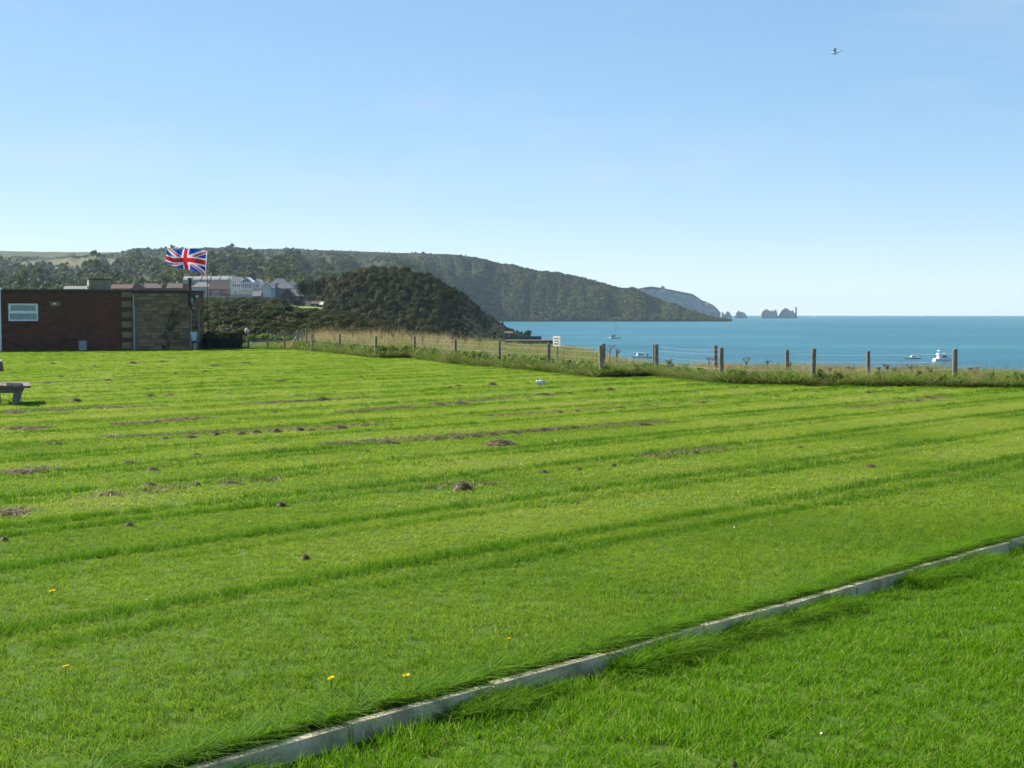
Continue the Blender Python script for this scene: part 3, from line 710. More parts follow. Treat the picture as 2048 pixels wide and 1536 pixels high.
HG = [(a_, b_, c_, d_, (min(e_, (0.95 if c_ > 0.16 else 0.8)*c_) if b_ > 13.5 else min(e_, 0.38*c_ + 0.022)), f_) for a_, b_, c_, d_, e_, f_ in HG]
HGA = np.array(HG); KA = math.atan2(KD[1], KD[0])
def heap_mask(x, y):
    out = np.zeros(len(x), bool)
    for gx, gy, a_, b_, h_, w_ in HG:
        m_ = (np.abs(x - gx) < a_*1.1) & (np.abs(y - gy) < a_*1.1 + b_); dx = x[m_] - gx; dy = y[m_] - gy
        ca, sa = (math.cos(KA*0.5), math.sin(KA*0.5)) if w_ > 30 else (1, 0)
        u = (dx*ca + dy*sa)/a_; v = (-dx*sa + dy*ca)/b_; out[m_] |= (u*u + v*v) < 0.75
    return out

RIDGE0, PERIOD = 2.75, 2.03
def ridge(s, p):
    wob = 0.10*(fnoise(s*0.25 + 5, np.floor((p - RIDGE0 + 1.0)/PERIOD)*7.3, 2) - 0.5)
    q = (p + wob - RIDGE0)/PERIOD; f = (q - np.round(q))*PERIOD
    q2 = (p + wob - RIDGE0 + 0.50)/PERIOD; f2 = (q2 - np.round(q2))*PERIOD
    str_ = 0.60 + 0.8*fnoise(s*0.3, p*2.0 + 11, 2)
    a = np.exp(-(f/0.095)**2)*str_ + 0.8*np.exp(-(f2/0.085)**2)*np.clip(fnoise(s*0.4 + 70, p + 3, 2)*1.7, 0, 1.2)
    return np.clip(a, 0, 1.15)*sm(1.7, 2.2, p)
grass_near = proto_collection('grass_near', [tuft_mesh('near_%d' % k, 34, 0.06, 0.032, 0.0036, [M['blade'], M['thatch']], (0.03, 0.06, 0.22, 0.38)[k // 2], 1.1, k, 2) for k in range(8)])
grass_mid = proto_collection('grass_mid', [tuft_mesh('mid_%d' % k, 44, 0.12, 0.034, 0.0062, [M['blade'], M['thatch']], (0.03, 0.06, 0.22, 0.38)[k // 2], 1.1, 30+k, 2) for k in range(8)])
grass_far = proto_collection('grass_far', [tuft_mesh('far_%d' % k, 60, 0.20, 0.032, 0.010, [M['blade'], M['thatch']], (0.03, 0.06, 0.22, 0.35)[k // 2], 1.2, 60+k, 2) for k in range(8)])
def area_pts(y0, y1, dens, tmax=0.43):
    area = tmax*(y1**2 - y0**2); n = int(area*dens)
    Y = np.sqrt(NR.uniform(y0**2, y1**2, n)); t = NR.uniform(-tmax, tmax, n)
    return t*Y, Y
def lawn_grass(name, y0, y1, dens, coll, hs=1.0, tm=0.46):
    x, Y = area_pts(y0, y1, dens, tm); s, p = sp(x, Y)
    k = (p > 0.06) & (Y < fenceY(px_of(x, Y)) + 0.4)
    # nothing grows inside the building
    k &= ~((px_of(x, Y) < 425) & (Y > 84.5 + np.clip(px_of(x, Y), -100, 400)*0.0095))
    x, Y, s, p = x[k], Y[k], s[k], p[k]; n = len(x)
    rd = ridge(s, p); patch = fnoise(x*0.5 + 3, Y*0.5 + 9, 3); fine = fnoise(x*2.3 + 50, Y*2.3, 2)
    edge = np.exp(-(p/1.1)**2)
    h = hs*(0.55 + 0.35*(fine - 0.5) + 1.0*rd + 0.30*edge*sm(0.1, 0.5, p))
    hk = heap_mask(x, Y); h = np.where(hk, 0.25*h, h)
    fe = np.exp(-((fenceY(px_of(x, Y)) - Y)/1.6)**2); h = h*(1 + 0.7*fe)
    band = 0.5 + 0.5*np.sin((p - RIDGE0)/PERIOD*math.pi + 2.0*(fnoise(s*0.06, p*0.2, 2) - 0.5))
    tint = 0.52 + 0.50*(patch - 0.5) + 0.10*(band - 0.5) - 0.66*rd - 0.22*edge - 0.35*fe - 0.13 + 0.22*sm(9, 32, Y) + NR.normal(0, 0.08, n)
    dry = np.clip(0.42 + 0.1*sm(10, 30, Y) + 1.2*(patch - 0.5) + 0.15*(band - 0.5) - 1.4*rd - 0.8*edge - 0.6*fe, 0, 1)
    idx = np.clip((dry*3.2 + NR.uniform(-0.7, 0.7, n)).astype(int), 0, 3)*2 + NR.integers(0, 2, n)
    w = np.ones(n)
    scatter(name, np.stack([x, Y, lawn_z(x, Y) + 0.002], -1), rotz(n, 0.10), np.stack([w, w, h], -1), idx, coll, np.clip(tint, 0, 0.8))
lawn_grass('near_lawn_grass', 4.2, 13.5, 340, grass_near, 1.0, 0.66)
lawn_grass('middle_lawn_grass', 13.5, 33, 120, grass_mid, 1.05)
lawn_grass('far_lawn_grass', 33, 100, 30, grass_far, 1.1)
# longer grass of the lower lawn
lush = proto_collection('lush', [tuft_mesh('lush_%d' % k, 36, 0.06, 0.047, 0.0037, [M['lush'], M['thatch']], (0.01, 0.03, 0.08)[k // 2], 0.75, 90+k, 3) for k in range(6)])
nl = 130000; x = NR.uniform(-8, 18, nl); Y = NR.uniform(2.2, 18.5, nl); s, p = sp(x, Y); k = (p < -0.10) & (p > -13); x, Y, s, p = x[k], Y[k], s[k], p[k]; n = len(x)
h = 0.60 + 1.1*(fnoise(x*1.4 + 8, Y*1.4 + 2, 3) - 0.4) + 0.5*np.exp(-((p + 0.12)/0.10)**2)
scatter('lower_lawn_grass', np.stack([x, Y, lawn_z(x, Y)], -1), rotz(n, 0.12), np.stack([np.ones(n), np.ones(n), np.clip(h, 0.62, 1.6)], -1), NR.integers(0, 6, n), lush)
# long untrimmed fringe on both sides of the kerb
fr = proto_collection('fringe', [tuft_mesh('fringe_%d' % k, 24, 0.035, 0.085, 0.0034, [M['lush'], M['thatch']], 0.05, 1.3, 120+k, 3, 1.2) for k in range(5)])
n = 2600; s = NR.uniform(-4, 13, n); p = np.abs(NR.normal(0, 0.05, n)) + 0.048
h = 0.08 + 0.26*fnoise(s*2.5, s*0 + 1, 2) + NR.uniform(-0.05, 0.06, n)
p = p + 0.008
x = K0[0] + s*KD[0] + p*KN[0]; Y = K0[1] + s*KD[1] + p*KN[1]
m1 = np.stack([x, Y, lawn_z(x, Y)], -1); r1 = rotz(n, 0.25); s1 = np.stack([np.ones(n), np.ones(n), h], -1)
n = 4200; s = NR.uniform(-4, 13, n); cl = fnoise(s*1.3 + 31, s*0 + 5, 3); kk = NR.random(n) < sm(0.42, 0.66, cl); s = s[kk]; cl = cl[kk]; n = len(s)
p = -0.05 - np.abs(NR.normal(0, 0.05, n)); h = 0.34 + 1.5*(cl - 0.35) + NR.uniform(-0.15, 0.2, n)
x = K0[0] + s*KD[0] + p*KN[0]; Y = K0[1] + s*KD[1] + p*KN[1]
m2 = np.stack([x, Y, lawn_z(x, Y)], -1); r2 = rotz(n, 0.15); s2 = np.stack([np.ones(n), np.ones(n), np.clip(h, 0.25, 1.1)], -1)
scatter('kerb_fringe_grass', np.concatenate([m1, m2]), np.concatenate([r1, r2]), np.concatenate([s1, s2]), NR.integers(0, 5, len(m1) + len(m2)), fr)

# rough grass and weeds behind the fence
tall = proto_collection('tall', [tuft_mesh('tall_a%d' % k, 44, 0.20, 1.0, 0.016, [M['rough_green'], M['straw']], 0.15, 0.45, 150+k, 3, 0.7) for k in range(3)]
                        + [tuft_mesh('tall_b%d' % k, 40, 0.20, 1.0, 0.012, [M['straw'], M['rough_green']], 0.25, 0.4, 160+k, 3, 0.5) for k in range(3)]
                        + [tuft_mesh('tall_c%d' % k, 26, 0.16, 1.0, 0.016, [M['weed'], M['straw']], 0.3, 0.35, 170+k, 3, 0.4) for k in range(2)])
def rough(n, plo, phi, f0, f1, hfun, mixfun):
    px = NR.uniform(plo, phi, n); a = fenceY(px); e = edgeY(px); Y = a + f0 + NR.random(n)**0.75*np.minimum(e + 3 - a - f0, f1)
    h = hfun(px, Y - a)*(0.35 + 1.15*fnoise(px*0.06 + 4, Y*0.6, 3)*NR.uniform(0.75, 1.2, n)); mix = mixfun(px, Y - a)
    u = np.clip(NR.random(n)*0.55 + 0.95*(fnoise(px*0.045 + 8, Y*0.45 + 2, 3) - 0.28), 0, 1); idx = np.where(u < mix[0], NR.integers(0, 3, n), np.where(u < mix[0] + mix[1], NR.integers(3, 6, n), NR.integers(6, 8, n)))
    x = (px - 1024)/FPX/1.0012*Y
    return np.stack([x, Y, cliff_z(px, Y) - 0.02], -1), np.stack([NR.uniform(0.8, 1.3, n)]*2 + [h], -1), idx
hz = lambda px, d: np.interp(px, [480, 590, 640, 830, 1000, 1100, 1200, 1330, 1625, 1750, 1860, 1915, 2100], [0.26, 0.42, 0.80, 0.68, 0.42, 0.38, 0.32, 0.27, 0.32, 0.27, 0.38, 0.34, 0.27])
def mixz(px, d):
    st = np.interp(px, [480, 600, 640, 830, 1000, 1200, 1400, 1700, 2100], [0.15, 0.35, 0.85, 0.66, 0.32, 0.28, 0.60, 0.55, 0.30])*sm(0.2, 2.5, d)
    wd = np.interp(px, [480, 640, 900, 1500, 2100], [0.05, 0.10, 0.16, 0.14, 0.10])*sm(0.5, 2.0, d)
    return 1 - st - wd, st
A1 = rough(13000, 470, 1210, 0.3, 28, hz, mixz)
A2 = rough(6500, 1190, 2500, 0.1, 30, hz, mixz)
A3 = rough(4200, 600, 2500, -0.35, 0.8, lambda px, d: np.interp(px, [600, 1200, 2100], [0.42, 0.32, 0.22]), lambda px, d: (np.full(px.shape, 0.93), np.full(px.shape, 0.05)))
PT = np.concatenate([A1[0], A2[0], A3[0]]); S3 = np.concatenate([A1[1], A2[1], A3[1]]); ID = np.concatenate([A1[2], A2[2], A3[2]])
# leafy clumps at its front edge
lc_ = proto_collection('leaf_clumps', [crown_mesh('leaf_clump', 180 + k, 260, 0.13, M['rough_green'], 7, 1.0, 0.9, 0.3) for k in range(4)])
n = 2600; px = np.concatenate([NR.uniform(600, 1210, 1900), NR.uniform(1200, 2300, 700)]); kk = fnoise(px*0.08 + 3, px*0 + 2, 3) + NR.normal(0, 0.08, n) > 0.47; px = px[kk]; n = len(px)
Y = fenceY(px) + np.abs(NR.normal(0.1, 0.9, n)) - 0.2; s_ = NR.uniform(0.10, 0.27, n)*np.interp(px, [600, 1200, 2100], [1.25, 1.0, 0.75])
scatter('fence_foot_weeds', np.stack([(px - 1024)/FPX/1.0012*Y, Y, zg_np(Y) - 0.04], -1), rotz(n, 0.1), np.stack([s_, s_, s_*NR.uniform(0.8, 1.5, n)], -1), NR.integers(0, 4, n), lc_)
scatter('rough_grass', PT, rotz(len(PT), 0.08), S3, ID, tall)
#@@OBJECTS
# ------------------------------------------------------------------ kerb
KERB = thing('kerb', 'pale concrete edging kerb running diagonally across the grass', 'kerb', (K0[0], K0[1], 0), math.atan2(KD[1], KD[0]))
kerb_vars = []
for k in range(4):
    bm = bmesh.new(); bmesh.ops.create_cube(bm, size=1.0)
    for v in bm.verts: v.co = Vector((v.co.x*0.905, v.co.y*0.075, v.co.z*0.26))
    bmesh.ops.bevel(bm, geom=[e for e in bm.edges], offset=0.008 + 0.002*k, segments=2, affect='EDGES')
    rg = random.Random(k)
    for v in bm.verts: v.co += Vector((0, rg.uniform(-1, 1), rg.uniform(-1, 1)))*0.0015
    me = bpy.data.meshes.new('kerbstone'); bm.to_mesh(me); bm.free(); me.materials.append(M['kerb']); kerb_vars.append(me)
for k in range(-5, 19):
    o = link('kerbstone', kerb_vars[k % 4], KERB)
    s = k*0.915 + 0.3; x = K0[0] + s*KD[0]; y = K0[1] + s*KD[1]
    o.location = (s, R.uniform(-0.003, 0.003), zg(y) - 0.017 - 0.13 + R.uniform(-0.004, 0.004))
    dz = (zg(y + 0.3) - zg(y - 0.3))/0.6*KD[1]
    o.rotation_euler = (R.uniform(-0.04, 0.04), -math.atan(dz) + R.uniform(-0.012, 0.012), R.uniform(-0.012, 0.012))

# ------------------------------------------------------------------ fences
def post_mesh(k, h=1.55, r=0.062):
    rg = random.Random(300 + k); b = MB(); n = 10; rings = []
    for z in (-0.45, 0.0, 0.4, 0.8, h - 0.45 - 0.015, h - 0.45):
        rr_ = r*(1.04 - 0.06*z)*(1 if z < h - 0.45 - 0.001 else 0.86)
        rings.append([(rr_*math.cos(2*math.pi*j/n)*(1 + 0.05*math.sin(3*j + k)), rr_*math.sin(2*math.pi*j/n), z + rg.uniform(-0.004, 0.004)) for j in range(n)])
    b.loft(rings); return b.mesh('fence_post', M['post'])
PM = [post_mesh(k) for k in range(5)]
def fence(name, label, posts, wires, rad=0.0032, netting=True):
    """posts: list of (x, y, ground z, top z, lean x, lean y, thickness)"""
    b0 = Vector((posts[0][0], posts[0][1], posts[0][2]))
    root = thing(name, label, 'fence', b0)
    for k, (x, y, z0, z1, lx, ly, th) in enumerate(posts):
        o = link('fence_post', PM[k % 5], root)
        o.location = Vector((x, y, z0)) - b0; o.rotation_euler = (ly, lx, R.uniform(0, 6))
        o.scale = (th, th, (z1 - z0)/1.1)
    for w in wires:
        pts = []
        for (x, y, z0, z1, lx, ly, th), (x2, y2, z02, z12, l2, m2, t2) in zip(posts[:-1], posts[1:]):
            a = Vector((x, y, z0 + (z1 - z0)*w + 0)) - b0; c = Vector((x2, y2, z02 + (z12 - z02)*w)) - b0
            for j in range(5):
                f = j/5; q = a.lerp(c, f); q.z -= 0.05*math.sin(math.pi*f)*(w > 0.9) + 0.02*math.sin(math.pi*f); q.y -= 0.07*0; pts.append(q)
        pts.append(c); MB().tube(pts, rad, 4).build('wire', M['wire'], root)
    if netting:
        m = MB()
        for (x, y, z0, z1, *_), (x2, y2, z02, z12, *_) in zip(posts[:-1], posts[1:]):
            L_ = math.hypot(x2 - x, y2 - y); n = max(2, int(L_/0.30))
            for j in range(1, n):
                f = j/n; a = Vector((x + (x2-x)*f, y + (y2-y)*f, z0 + (z02-z0)*f)) - b0
                m.cyl(a + Vector((0, 0, 0.06)), a + Vector((0, 0, 0.80*1.05)), 0.0016, 0.0016, 3, 0, False)
        tag(m.build('wire_netting', M['wire'], root), kind='stuff')
    return root
def P(px, top, Y, h=1.1, lx=0.0, ly=0.0, th=1.0):
    v = at(px, top, Y); return (v.x, v.y, v.z - h, v.z, lx, ly, th)
fence('wire_fence', 'wooden post and wire fence along the far edge of the mown lawn',
      [P(623, 664, 84, lx=0.10), P(680, 668, FRONT_Y[0], lx=-0.01), P(752, 672, FRONT_Y[1]), P(830, 672.5, FRONT_Y[2], lx=0.05), P(911, 678, FRONT_Y[3]), P(999, 681, FRONT_Y[4], lx=-0.02),
       P(1097, 685, FRONT_Y[5], lx=-0.02, th=1.1), P(1203, 691, FRONT_Y[6], lx=0.12, th=1.25), P(1313, 688.5, FRONT_Y[7], lx=0.0, th=1.15), P(1443, 695, FRONT_Y[8], lx=0.03, th=1.15), P(1626, 697, FRONT_Y[9], lx=0.03, th=1.1)],
      (0.95, 0.80, 0.60, 0.40, 0.22))
fence('wire_fence', 'second row of posts and wire nearer the sea, behind the front fence',
      [P(a, b, c, lx=d, th=e) for (a, b, c), d, e in zip(BACK, (0.0, 0, -0.03, 0.02, 0.03, 0.0), (1.2, 1.1, 1.1, 1.1, 1.05, 1.2))] + [P(2120, 712, 41.5)],
      (0.88, 0.66, 0.45))
fence('wire_fence', 'dark posts and wire in front of the bushes beside the planter',
      [P(497, 663, 90), P(535, 662, 90, th=0.9), P(569, 660, 90), P(595, 661, 92, th=1.2), P(604, 661, 90), P(613, 662, 87), P(623.5, 664, 84.2)], (0.93, 0.78, 0.58, 0.38))
b = MB(); a = at(594, 672, 91.6); c = at(581, 697, 90.5); b.cyl(Vector((0,0,0)), c - a, 0.05, 0.05, 8)
o = b.build('brace_strut', M['post']); o.location = a
tag(o, 'slanting timber strut propping the corner post of the far fence', 'strut')

# sign by the fence
sg = at(1113.5, 722, 55.5); SG = thing('notice_sign', 'white notice board on a thin post behind the wire fence', 'sign', (sg.x, sg.y, sg.z - 0.2), -0.78)
SH = zpix(672, 55.5) - sg.z + 0.2; BW = 14*1.4*55.5/FPX; BH = 20.5*55.5/FPX
MB().cyl((0.005, 0.03, -0.3), (0.005, 0.03, SH - 0.1), 0.028, 0.026, 8).build('post', M['post'], SG)
MB().box(-BW/2, BW/2, -0.012, 0.0, SH - BH, SH).build('board', M['sign_white'], SG)
MB().box(-BW/2 - 0.012, -BW/2 + 0.012, -0.004, 0.05, SH - BH*0.55, SH + 0.004).build('edge_strip', M['white'], SG)
tx = MB()
for r_, (zz_, hh_, mi_) in enumerate([(0.20, 0.07, 0), (0.27, 0.02, 0), (0.43, 0.05, 1), (0.52, 0.04, 1), (0.70, 0.06, 1), (0.80, 0.05, 0)]):
    x = -BW*0.36 + (0.03 if r_ in (2, 3) else 0)
    while x < BW*0.36:
        w_ = R.uniform(0.008, 0.016); tx.box(x, min(x + w_, BW*0.4), -0.015, -0.0125, SH - BH*(zz_ + hh_), SH - BH*zz_, mi_); x += w_ + R.uniform(0.006, 0.012)
tag(tx.build('lettering', [M['sign_red'], M['sign_black']], SG), kind='stuff')

# ------------------------------------------------------------------ brick building on the left
PA = Vector((xpix(0, 84.5, 706), 84.5, zg(84.5))); PB = Vector((xpix(382, 88.4, 702), 88.4, 0))
BA = math.atan2(PB.y - PA.y, PB.x - PA.x); BL = math.hypot(PB.x - PA.x, PB.y - PA.y); PXM = BL/382.0
def bx(px): return px*PXM
def bz(py, px=0):
    Y = 84.5 + 3.9*px/382.0; return zpix(py, Y) - PA.z
BLD = thing('brick_building', 'low flat-roofed brick and stone building at the far end of the lawn', 'building', PA, BA)
H1 = bz(580.5, 100)
x0, x1, xs = bx(-110), bx(247), bx(382)
b = MB()                                       # brick wall with a real opening for the window
wx0, wx1, wz0, wz1 = bx(17.5), bx(75), bz(642, 46), bz(607, 46)
b.box(x0, wx0, 0, 0.3, -0.4, H1); b.box(wx1, x1, 0, 0.3, -0.4, H1); b.box(wx0, wx1, 0, 0.3, -0.4, wz0); b.box(wx0, wx1, 0, 0.3, wz1, H1)
b.box(x0, x0 + 0.3, 0.3, 7.5, -0.4, H1 - 0.003)
WALL = b.build('brick_wall', M['brick'], BLD)
b = MB().box(x1, xs, 0.02, 0.3, -0.4, H1); b.box(xs - 0.3, xs, 0.3, 7.5, -0.4, H1 - 0.003)
SW = b.build('stone_wall', M['stone'], BLD)
# stone blocks, each proud of the wall by its own amount
sb = []
for k in range(6):
    m = bmesh.new(); bmesh.ops.create_cube(m, size=1.0)
    for v in m.verts: v.co = Vector((v.co.x*(0.40 if k < 4 else 0.60), v.co.y*0.05, v.co.z*0.205))
    bmesh.ops.bevel(m, geom=list(m.edges), offset=0.012, segments=1, affect='EDGES')
    me = bpy.data.meshes.new('stone_block'); m.to_mesh(me); m.free(); me.materials.append(M['stone'] if k < 5 else M['stone']); sb.append(me)
row = 0; z = 0.02
while z < H1 - 0.2:
    x = bx(262) + (row % 2)*0.21 - 0.1
    while x < xs - 0.1:
        k = R.choice((0, 0, 1, 2, 3, 4)); wd = 0.415 if k < 4 else 0.615
        xa, xb = max(x, bx(262)), min(x + wd, xs - 0.02)
        if xb - xa > 0.08:
            o = link('stone_block', sb[k], SW); o.location = ((xa + xb)/2, 0.02 - R.uniform(0.0, 0.014), z + 0.107)
            o.scale = ((xb - xa - 0.015)/(wd - 0.015), 1, 1)
        x += wd
    z += 0.218; row += 1
# toothed quoin between brick and stone: long pale stones alternate with brick teeth
qz = [(598, 584), (612, 606), (628, 614), (644, 636), (663, 652), (682, 672), (697, 691)]
edges = [bz(p_, 250) for p_ in (706, 697, 684.5, 675.5, 663.5, 655, 643, 635, 623, 614.5, 602.5, 594.5, 584)]
for k in range(len(edges) - 1):
    z0_, z1_ = edges[k], edges[k+1]
    if k % 2 == 0:
        o = MB().box(bx(247) + 0.002, bx(261), -0.03, 0.021, z0_ + 0.006, z1_ - 0.006).build('brick_tooth', M['brick'], WALL)
    else:
        o = MB().box(bx(240.5), bx(261), -0.034, 0.021, z0_ + 0.006, z1_ - 0.006).build('quoin_stone', M['quoin'], SW)
b = MB().box(x0 - 0.04, xs + 0.03, -0.05, 0.36, H1, H1 + 0.06); b.box(x0, xs, 0.36, 7.5, H1 - 0.12, H1 - 0.02)
b.build('flat_roof', plain('mossy_coping', (0.13, 0.12, 0.075), 0.9, 0.3, 3), BLD)
# gutter line and fascia under the coping
MB().box(x0, xs, -0.022, 0.0, H1 - 0.16, H1 - 0.004).build('fascia', M['pole_dark'], BLD)
# window
WN = MB(); fr_ = 0.085
WN.box(wx0, wx1, 0.03, 0.11, wz1 - fr_, wz1); WN.box(wx0, wx1, 0.03, 0.11, wz0, wz0 + fr_)
WN.box(wx0, wx0 + fr_, 0.031, 0.109, wz0 + fr_, wz1 - fr_); WN.box(wx1 - fr_, wx1, 0.031, 0.109, wz0 + fr_, wz1 - fr_)
zt_ = bz(625.5, 46); WN.box(wx0 + fr_, wx1 - fr_, 0.02, 0.108, zt_ - 0.05, zt_ + 0.07)
WIN = WN.build('window', M['white'], BLD)
MB().box(wx0 + fr_, wx1 - fr_, 0.07, 0.08, wz0 + fr_, zt_ - 0.05).build('pane', M['pane'], WIN)
MB().box(wx0 + fr_ + 0.06, wx1 - fr_ - 0.06, 0.062, 0.072, zt_ + 0.11, wz1 - fr_ - 0.03).build('pane', M['pane'], WIN)
MB().box(wx0 + fr_, wx1 - fr_, 0.05, 0.068, zt_ + 0.07, zt_ + 0.11).box(wx0 + fr_, wx0 + fr_ + 0.06, 0.05, 0.068, zt_ + 0.11, wz1 - fr_).box(wx1 - fr_ - 0.06, wx1 - fr_, 0.05, 0.068, zt_ + 0.11, wz1 - fr_).build('sash', M['white'], WIN)
MB().box(wx0 - 0.04, wx1 + 0.04, -0.06, 0.031, wz0 - 0.05, wz0).build('sill', M['brick'], WIN)
# pipes, vent, meter box
b = MB(); b.cyl((bx(265), -0.075, 0.0), (bx(265), -0.075, bz(615, 265)), 0.07, 0.07, 10); b.cyl((bx(264.4), -0.075, bz(613, 265)), (bx(264.4), -0.075, bz(588, 265)), 0.058, 0.058, 10); b.cyl((bx(265), -0.075, bz(617, 265)), (bx(265), -0.075, bz(612, 265)), 0.085, 0.085, 10)
b.build('drainpipe', M['grey_box'], BLD)
b = MB(); b.cyl((bx(1.5), -0.075, 0.0), (bx(1.5), -0.075, bz(581)), 0.062, 0.062, 10); b.box(bx(-1), bx(6), -0.13, -0.02, bz(580), bz(575))
b.build('downpipe', M['white'], BLD)
b = MB(); b.box(bx(104.5), bx(110), -0.07, 0.001, bz(609, 107), bz(606, 107)); b.build('vent_light', M['white'], BLD)
b = MB(); b.box(bx(98), bx(118), -0.012, 0.001, bz(612, 107), bz(603.5, 107)); b.build('patched_mortar', M['stone'], BLD)
MT = MB().box(bx(153.5), bx(169), -0.18, 0.001, bz(704, 160), bz(681.5, 160)).build('meter_box', M['grey_box'], BLD)
MB().box(bx(155), bx(158.5), -0.186, -0.18, bz(695, 160), bz(692, 160)).build('latch', M['white'], MT)
MB().box(bx(154.5), bx(168), -0.195, -0.18, bz(702.5, 160), bz(683, 160)).build('meter_door', M['grey_box'], MT)
# rooftop housing
RB = MB().box(bx(180), bx(222), 2.0, 3.4, H1 - 0.05, bz(557.5, 200) + 0.0); RB = RB.build('roof_housing', M['housing'], BLD)
for q in range(6):
    MB().box(bx(180) + q*(bx(42))/6 + 0.012, bx(180) + (q+1)*bx(42)/6 - 0.012, 1.97, 2.01, H1 - 0.02, bz(559, 200)).build('cladding_panel', M['housing'], RB)
MB().box(bx(179), bx(223), 1.9, 3.5, bz(557.5, 200), bz(555.5, 200)).build('lid', M['pole_dark'], RB)
MB().box(bx(175), bx(179.4), 1.7, 2.0, H1, bz(571, 180)).build('white_flue', M['render'], RB)
# dark flue pipe on the corner
b = MB(); b.cyl((bx(380.5), -0.09, bz(612, 380)), (bx(380.5), -0.09, bz(559, 380)), 0.095, 0.095, 10); b.cyl((bx(380.5), -0.09, bz(559, 380)), (bx(380.5), -0.09, bz(556, 380)), 0.12, 0.12, 10); b.box(bx(379), bx(382), -0.06, 0.02, bz(600, 380), bz(596, 380))
b.build('flue_pipe', M['pole_dark'], BLD)
# set-back wing
Hw = bz(586, 400) + 0.10; wa, wb2 = xs + 0.004, bx(421) + 0.06
WG = MB().box(wa, wb2, 2.6, 7.4, -0.4, Hw).build('stone_wing', M['stone'], BLD)
MB().box(wa, wb2 + 0.05, 2.5, 7.5, Hw, Hw + 0.08).build('wing_coping', M['pole_dark'], BLD)
for r_ in range(12):
    xq = wa + 0.02 - (r_ % 2)*0.2
    while xq < wb2:
        xa, xb = max(xq, wa), min(xq + 0.40, wb2)
        if xb - xa > 0.06:
            o = link('stone_block', sb[0], WG); o.location = ((xa + xb)/2, 2.6 - R.uniform(0, 0.012), 0.15 + r_*0.27); o.scale = ((xb - xa - 0.015)/0.4, 1, 1.22)
        xq += 0.41
for (pa, pb, ya, yb, nm, mt) in [(387.5, 398, 608, 597, 'lamp_box', 'pale_blue'), (404.5, 411, 597, 592, 'flood_lamp', 'pale_blue'), (396, 404, 621, 615, 'junction_box', 'grey_box')]:
    dpt = 0.985
    MB().box(bx(pa*dpt + 6), bx(pb*dpt + 6), 2.38, 2.599, bz(ya, 400) + 0.06, bz(yb, 400) + 0.06).build(nm, M[mt], BLD)
# ladder against the wing
LD = thing('ladder', 'dull metal ladder standing upright against the stone wing of the building', 'ladder', BLD.matrix_basis @ Vector((bx(402.5), 2.36, 0.0)), BA)
lw = 0.235; lz0, lz1 = bz(672, 400) - 0.1, bz(622, 400) + 0.06
for sx_ in (-1, 1): MB().box(sx_*lw - 0.025, sx_*lw + 0.025, -0.03, 0.03, 0.0, lz1).build('rail', M['alloy'], LD)
q = lz1 - 0.27
while q > 0.1:
    MB().cyl((-lw, 0, q), (lw, 0, q), 0.022, 0.022, 6).build('rung', M['alloy'], LD); q -= 0.335
# poles leaning on the brick wall
for (pa, ya, pb, yb, lab) in [(10, 680, 62, 707, 'thin dark pole leaning left against the brick wall under the window'), (140, 676, 72, 707, 'thin dark pole leaning right against the brick wall beside the meter box')]:
    A_ = BLD.matrix_basis @ Vector((bx(pa), -0.04, bz(ya, pa))); B_ = BLD.matrix_basis @ Vector((bx(pb), -0.55, 0.02))
    o = MB().cyl((0,0,0), A_ - B_, 0.035, 0.03, 6).build('leaning_pole', M['pole_dark']); o.location = B_; tag(o, lab, 'pole')
# pale blue sack on a stand at the corner
o0 = BLD.matrix_basis @ Vector((bx(386.5), -0.35, 0.0)); o0.z = zg(o0.y)
SK = thing('sack_stand', 'pale blue plastic sack hanging on a stand at the building corner', 'sack', o0, BA)
b = MB(); b.loft([[(-0.10, -0.08, 0.55), (0.12, -0.08, 0.55), (0.12, 0.08, 0.55), (-0.10, 0.08, 0.55)], [(-0.17, -0.11, 0.85), (0.19, -0.11, 0.85), (0.19, 0.12, 0.85), (-0.17, 0.12, 0.85)], [(-0.20, -0.13, 1.12), (0.20, -0.13, 1.12), (0.20, 0.13, 1.12), (-0.20, 0.13, 1.12)]])
b.build('sack', M['pale_blue'], SK)
b = MB()
for sx_ in (-1, 1):
    for sy_ in (-1, 1): b.cyl((sx_*0.21, sy_*0.14, -0.05), (sx_*0.2, sy_*0.13, 1.12), 0.012, 0.012, 6)
b.build('frame', M['alloy'], SK)
MB().box(-0.05, 0.14, -0.16, -0.10, 0.02, 0.42).build('lower_panel', M['grey_box'], SK)

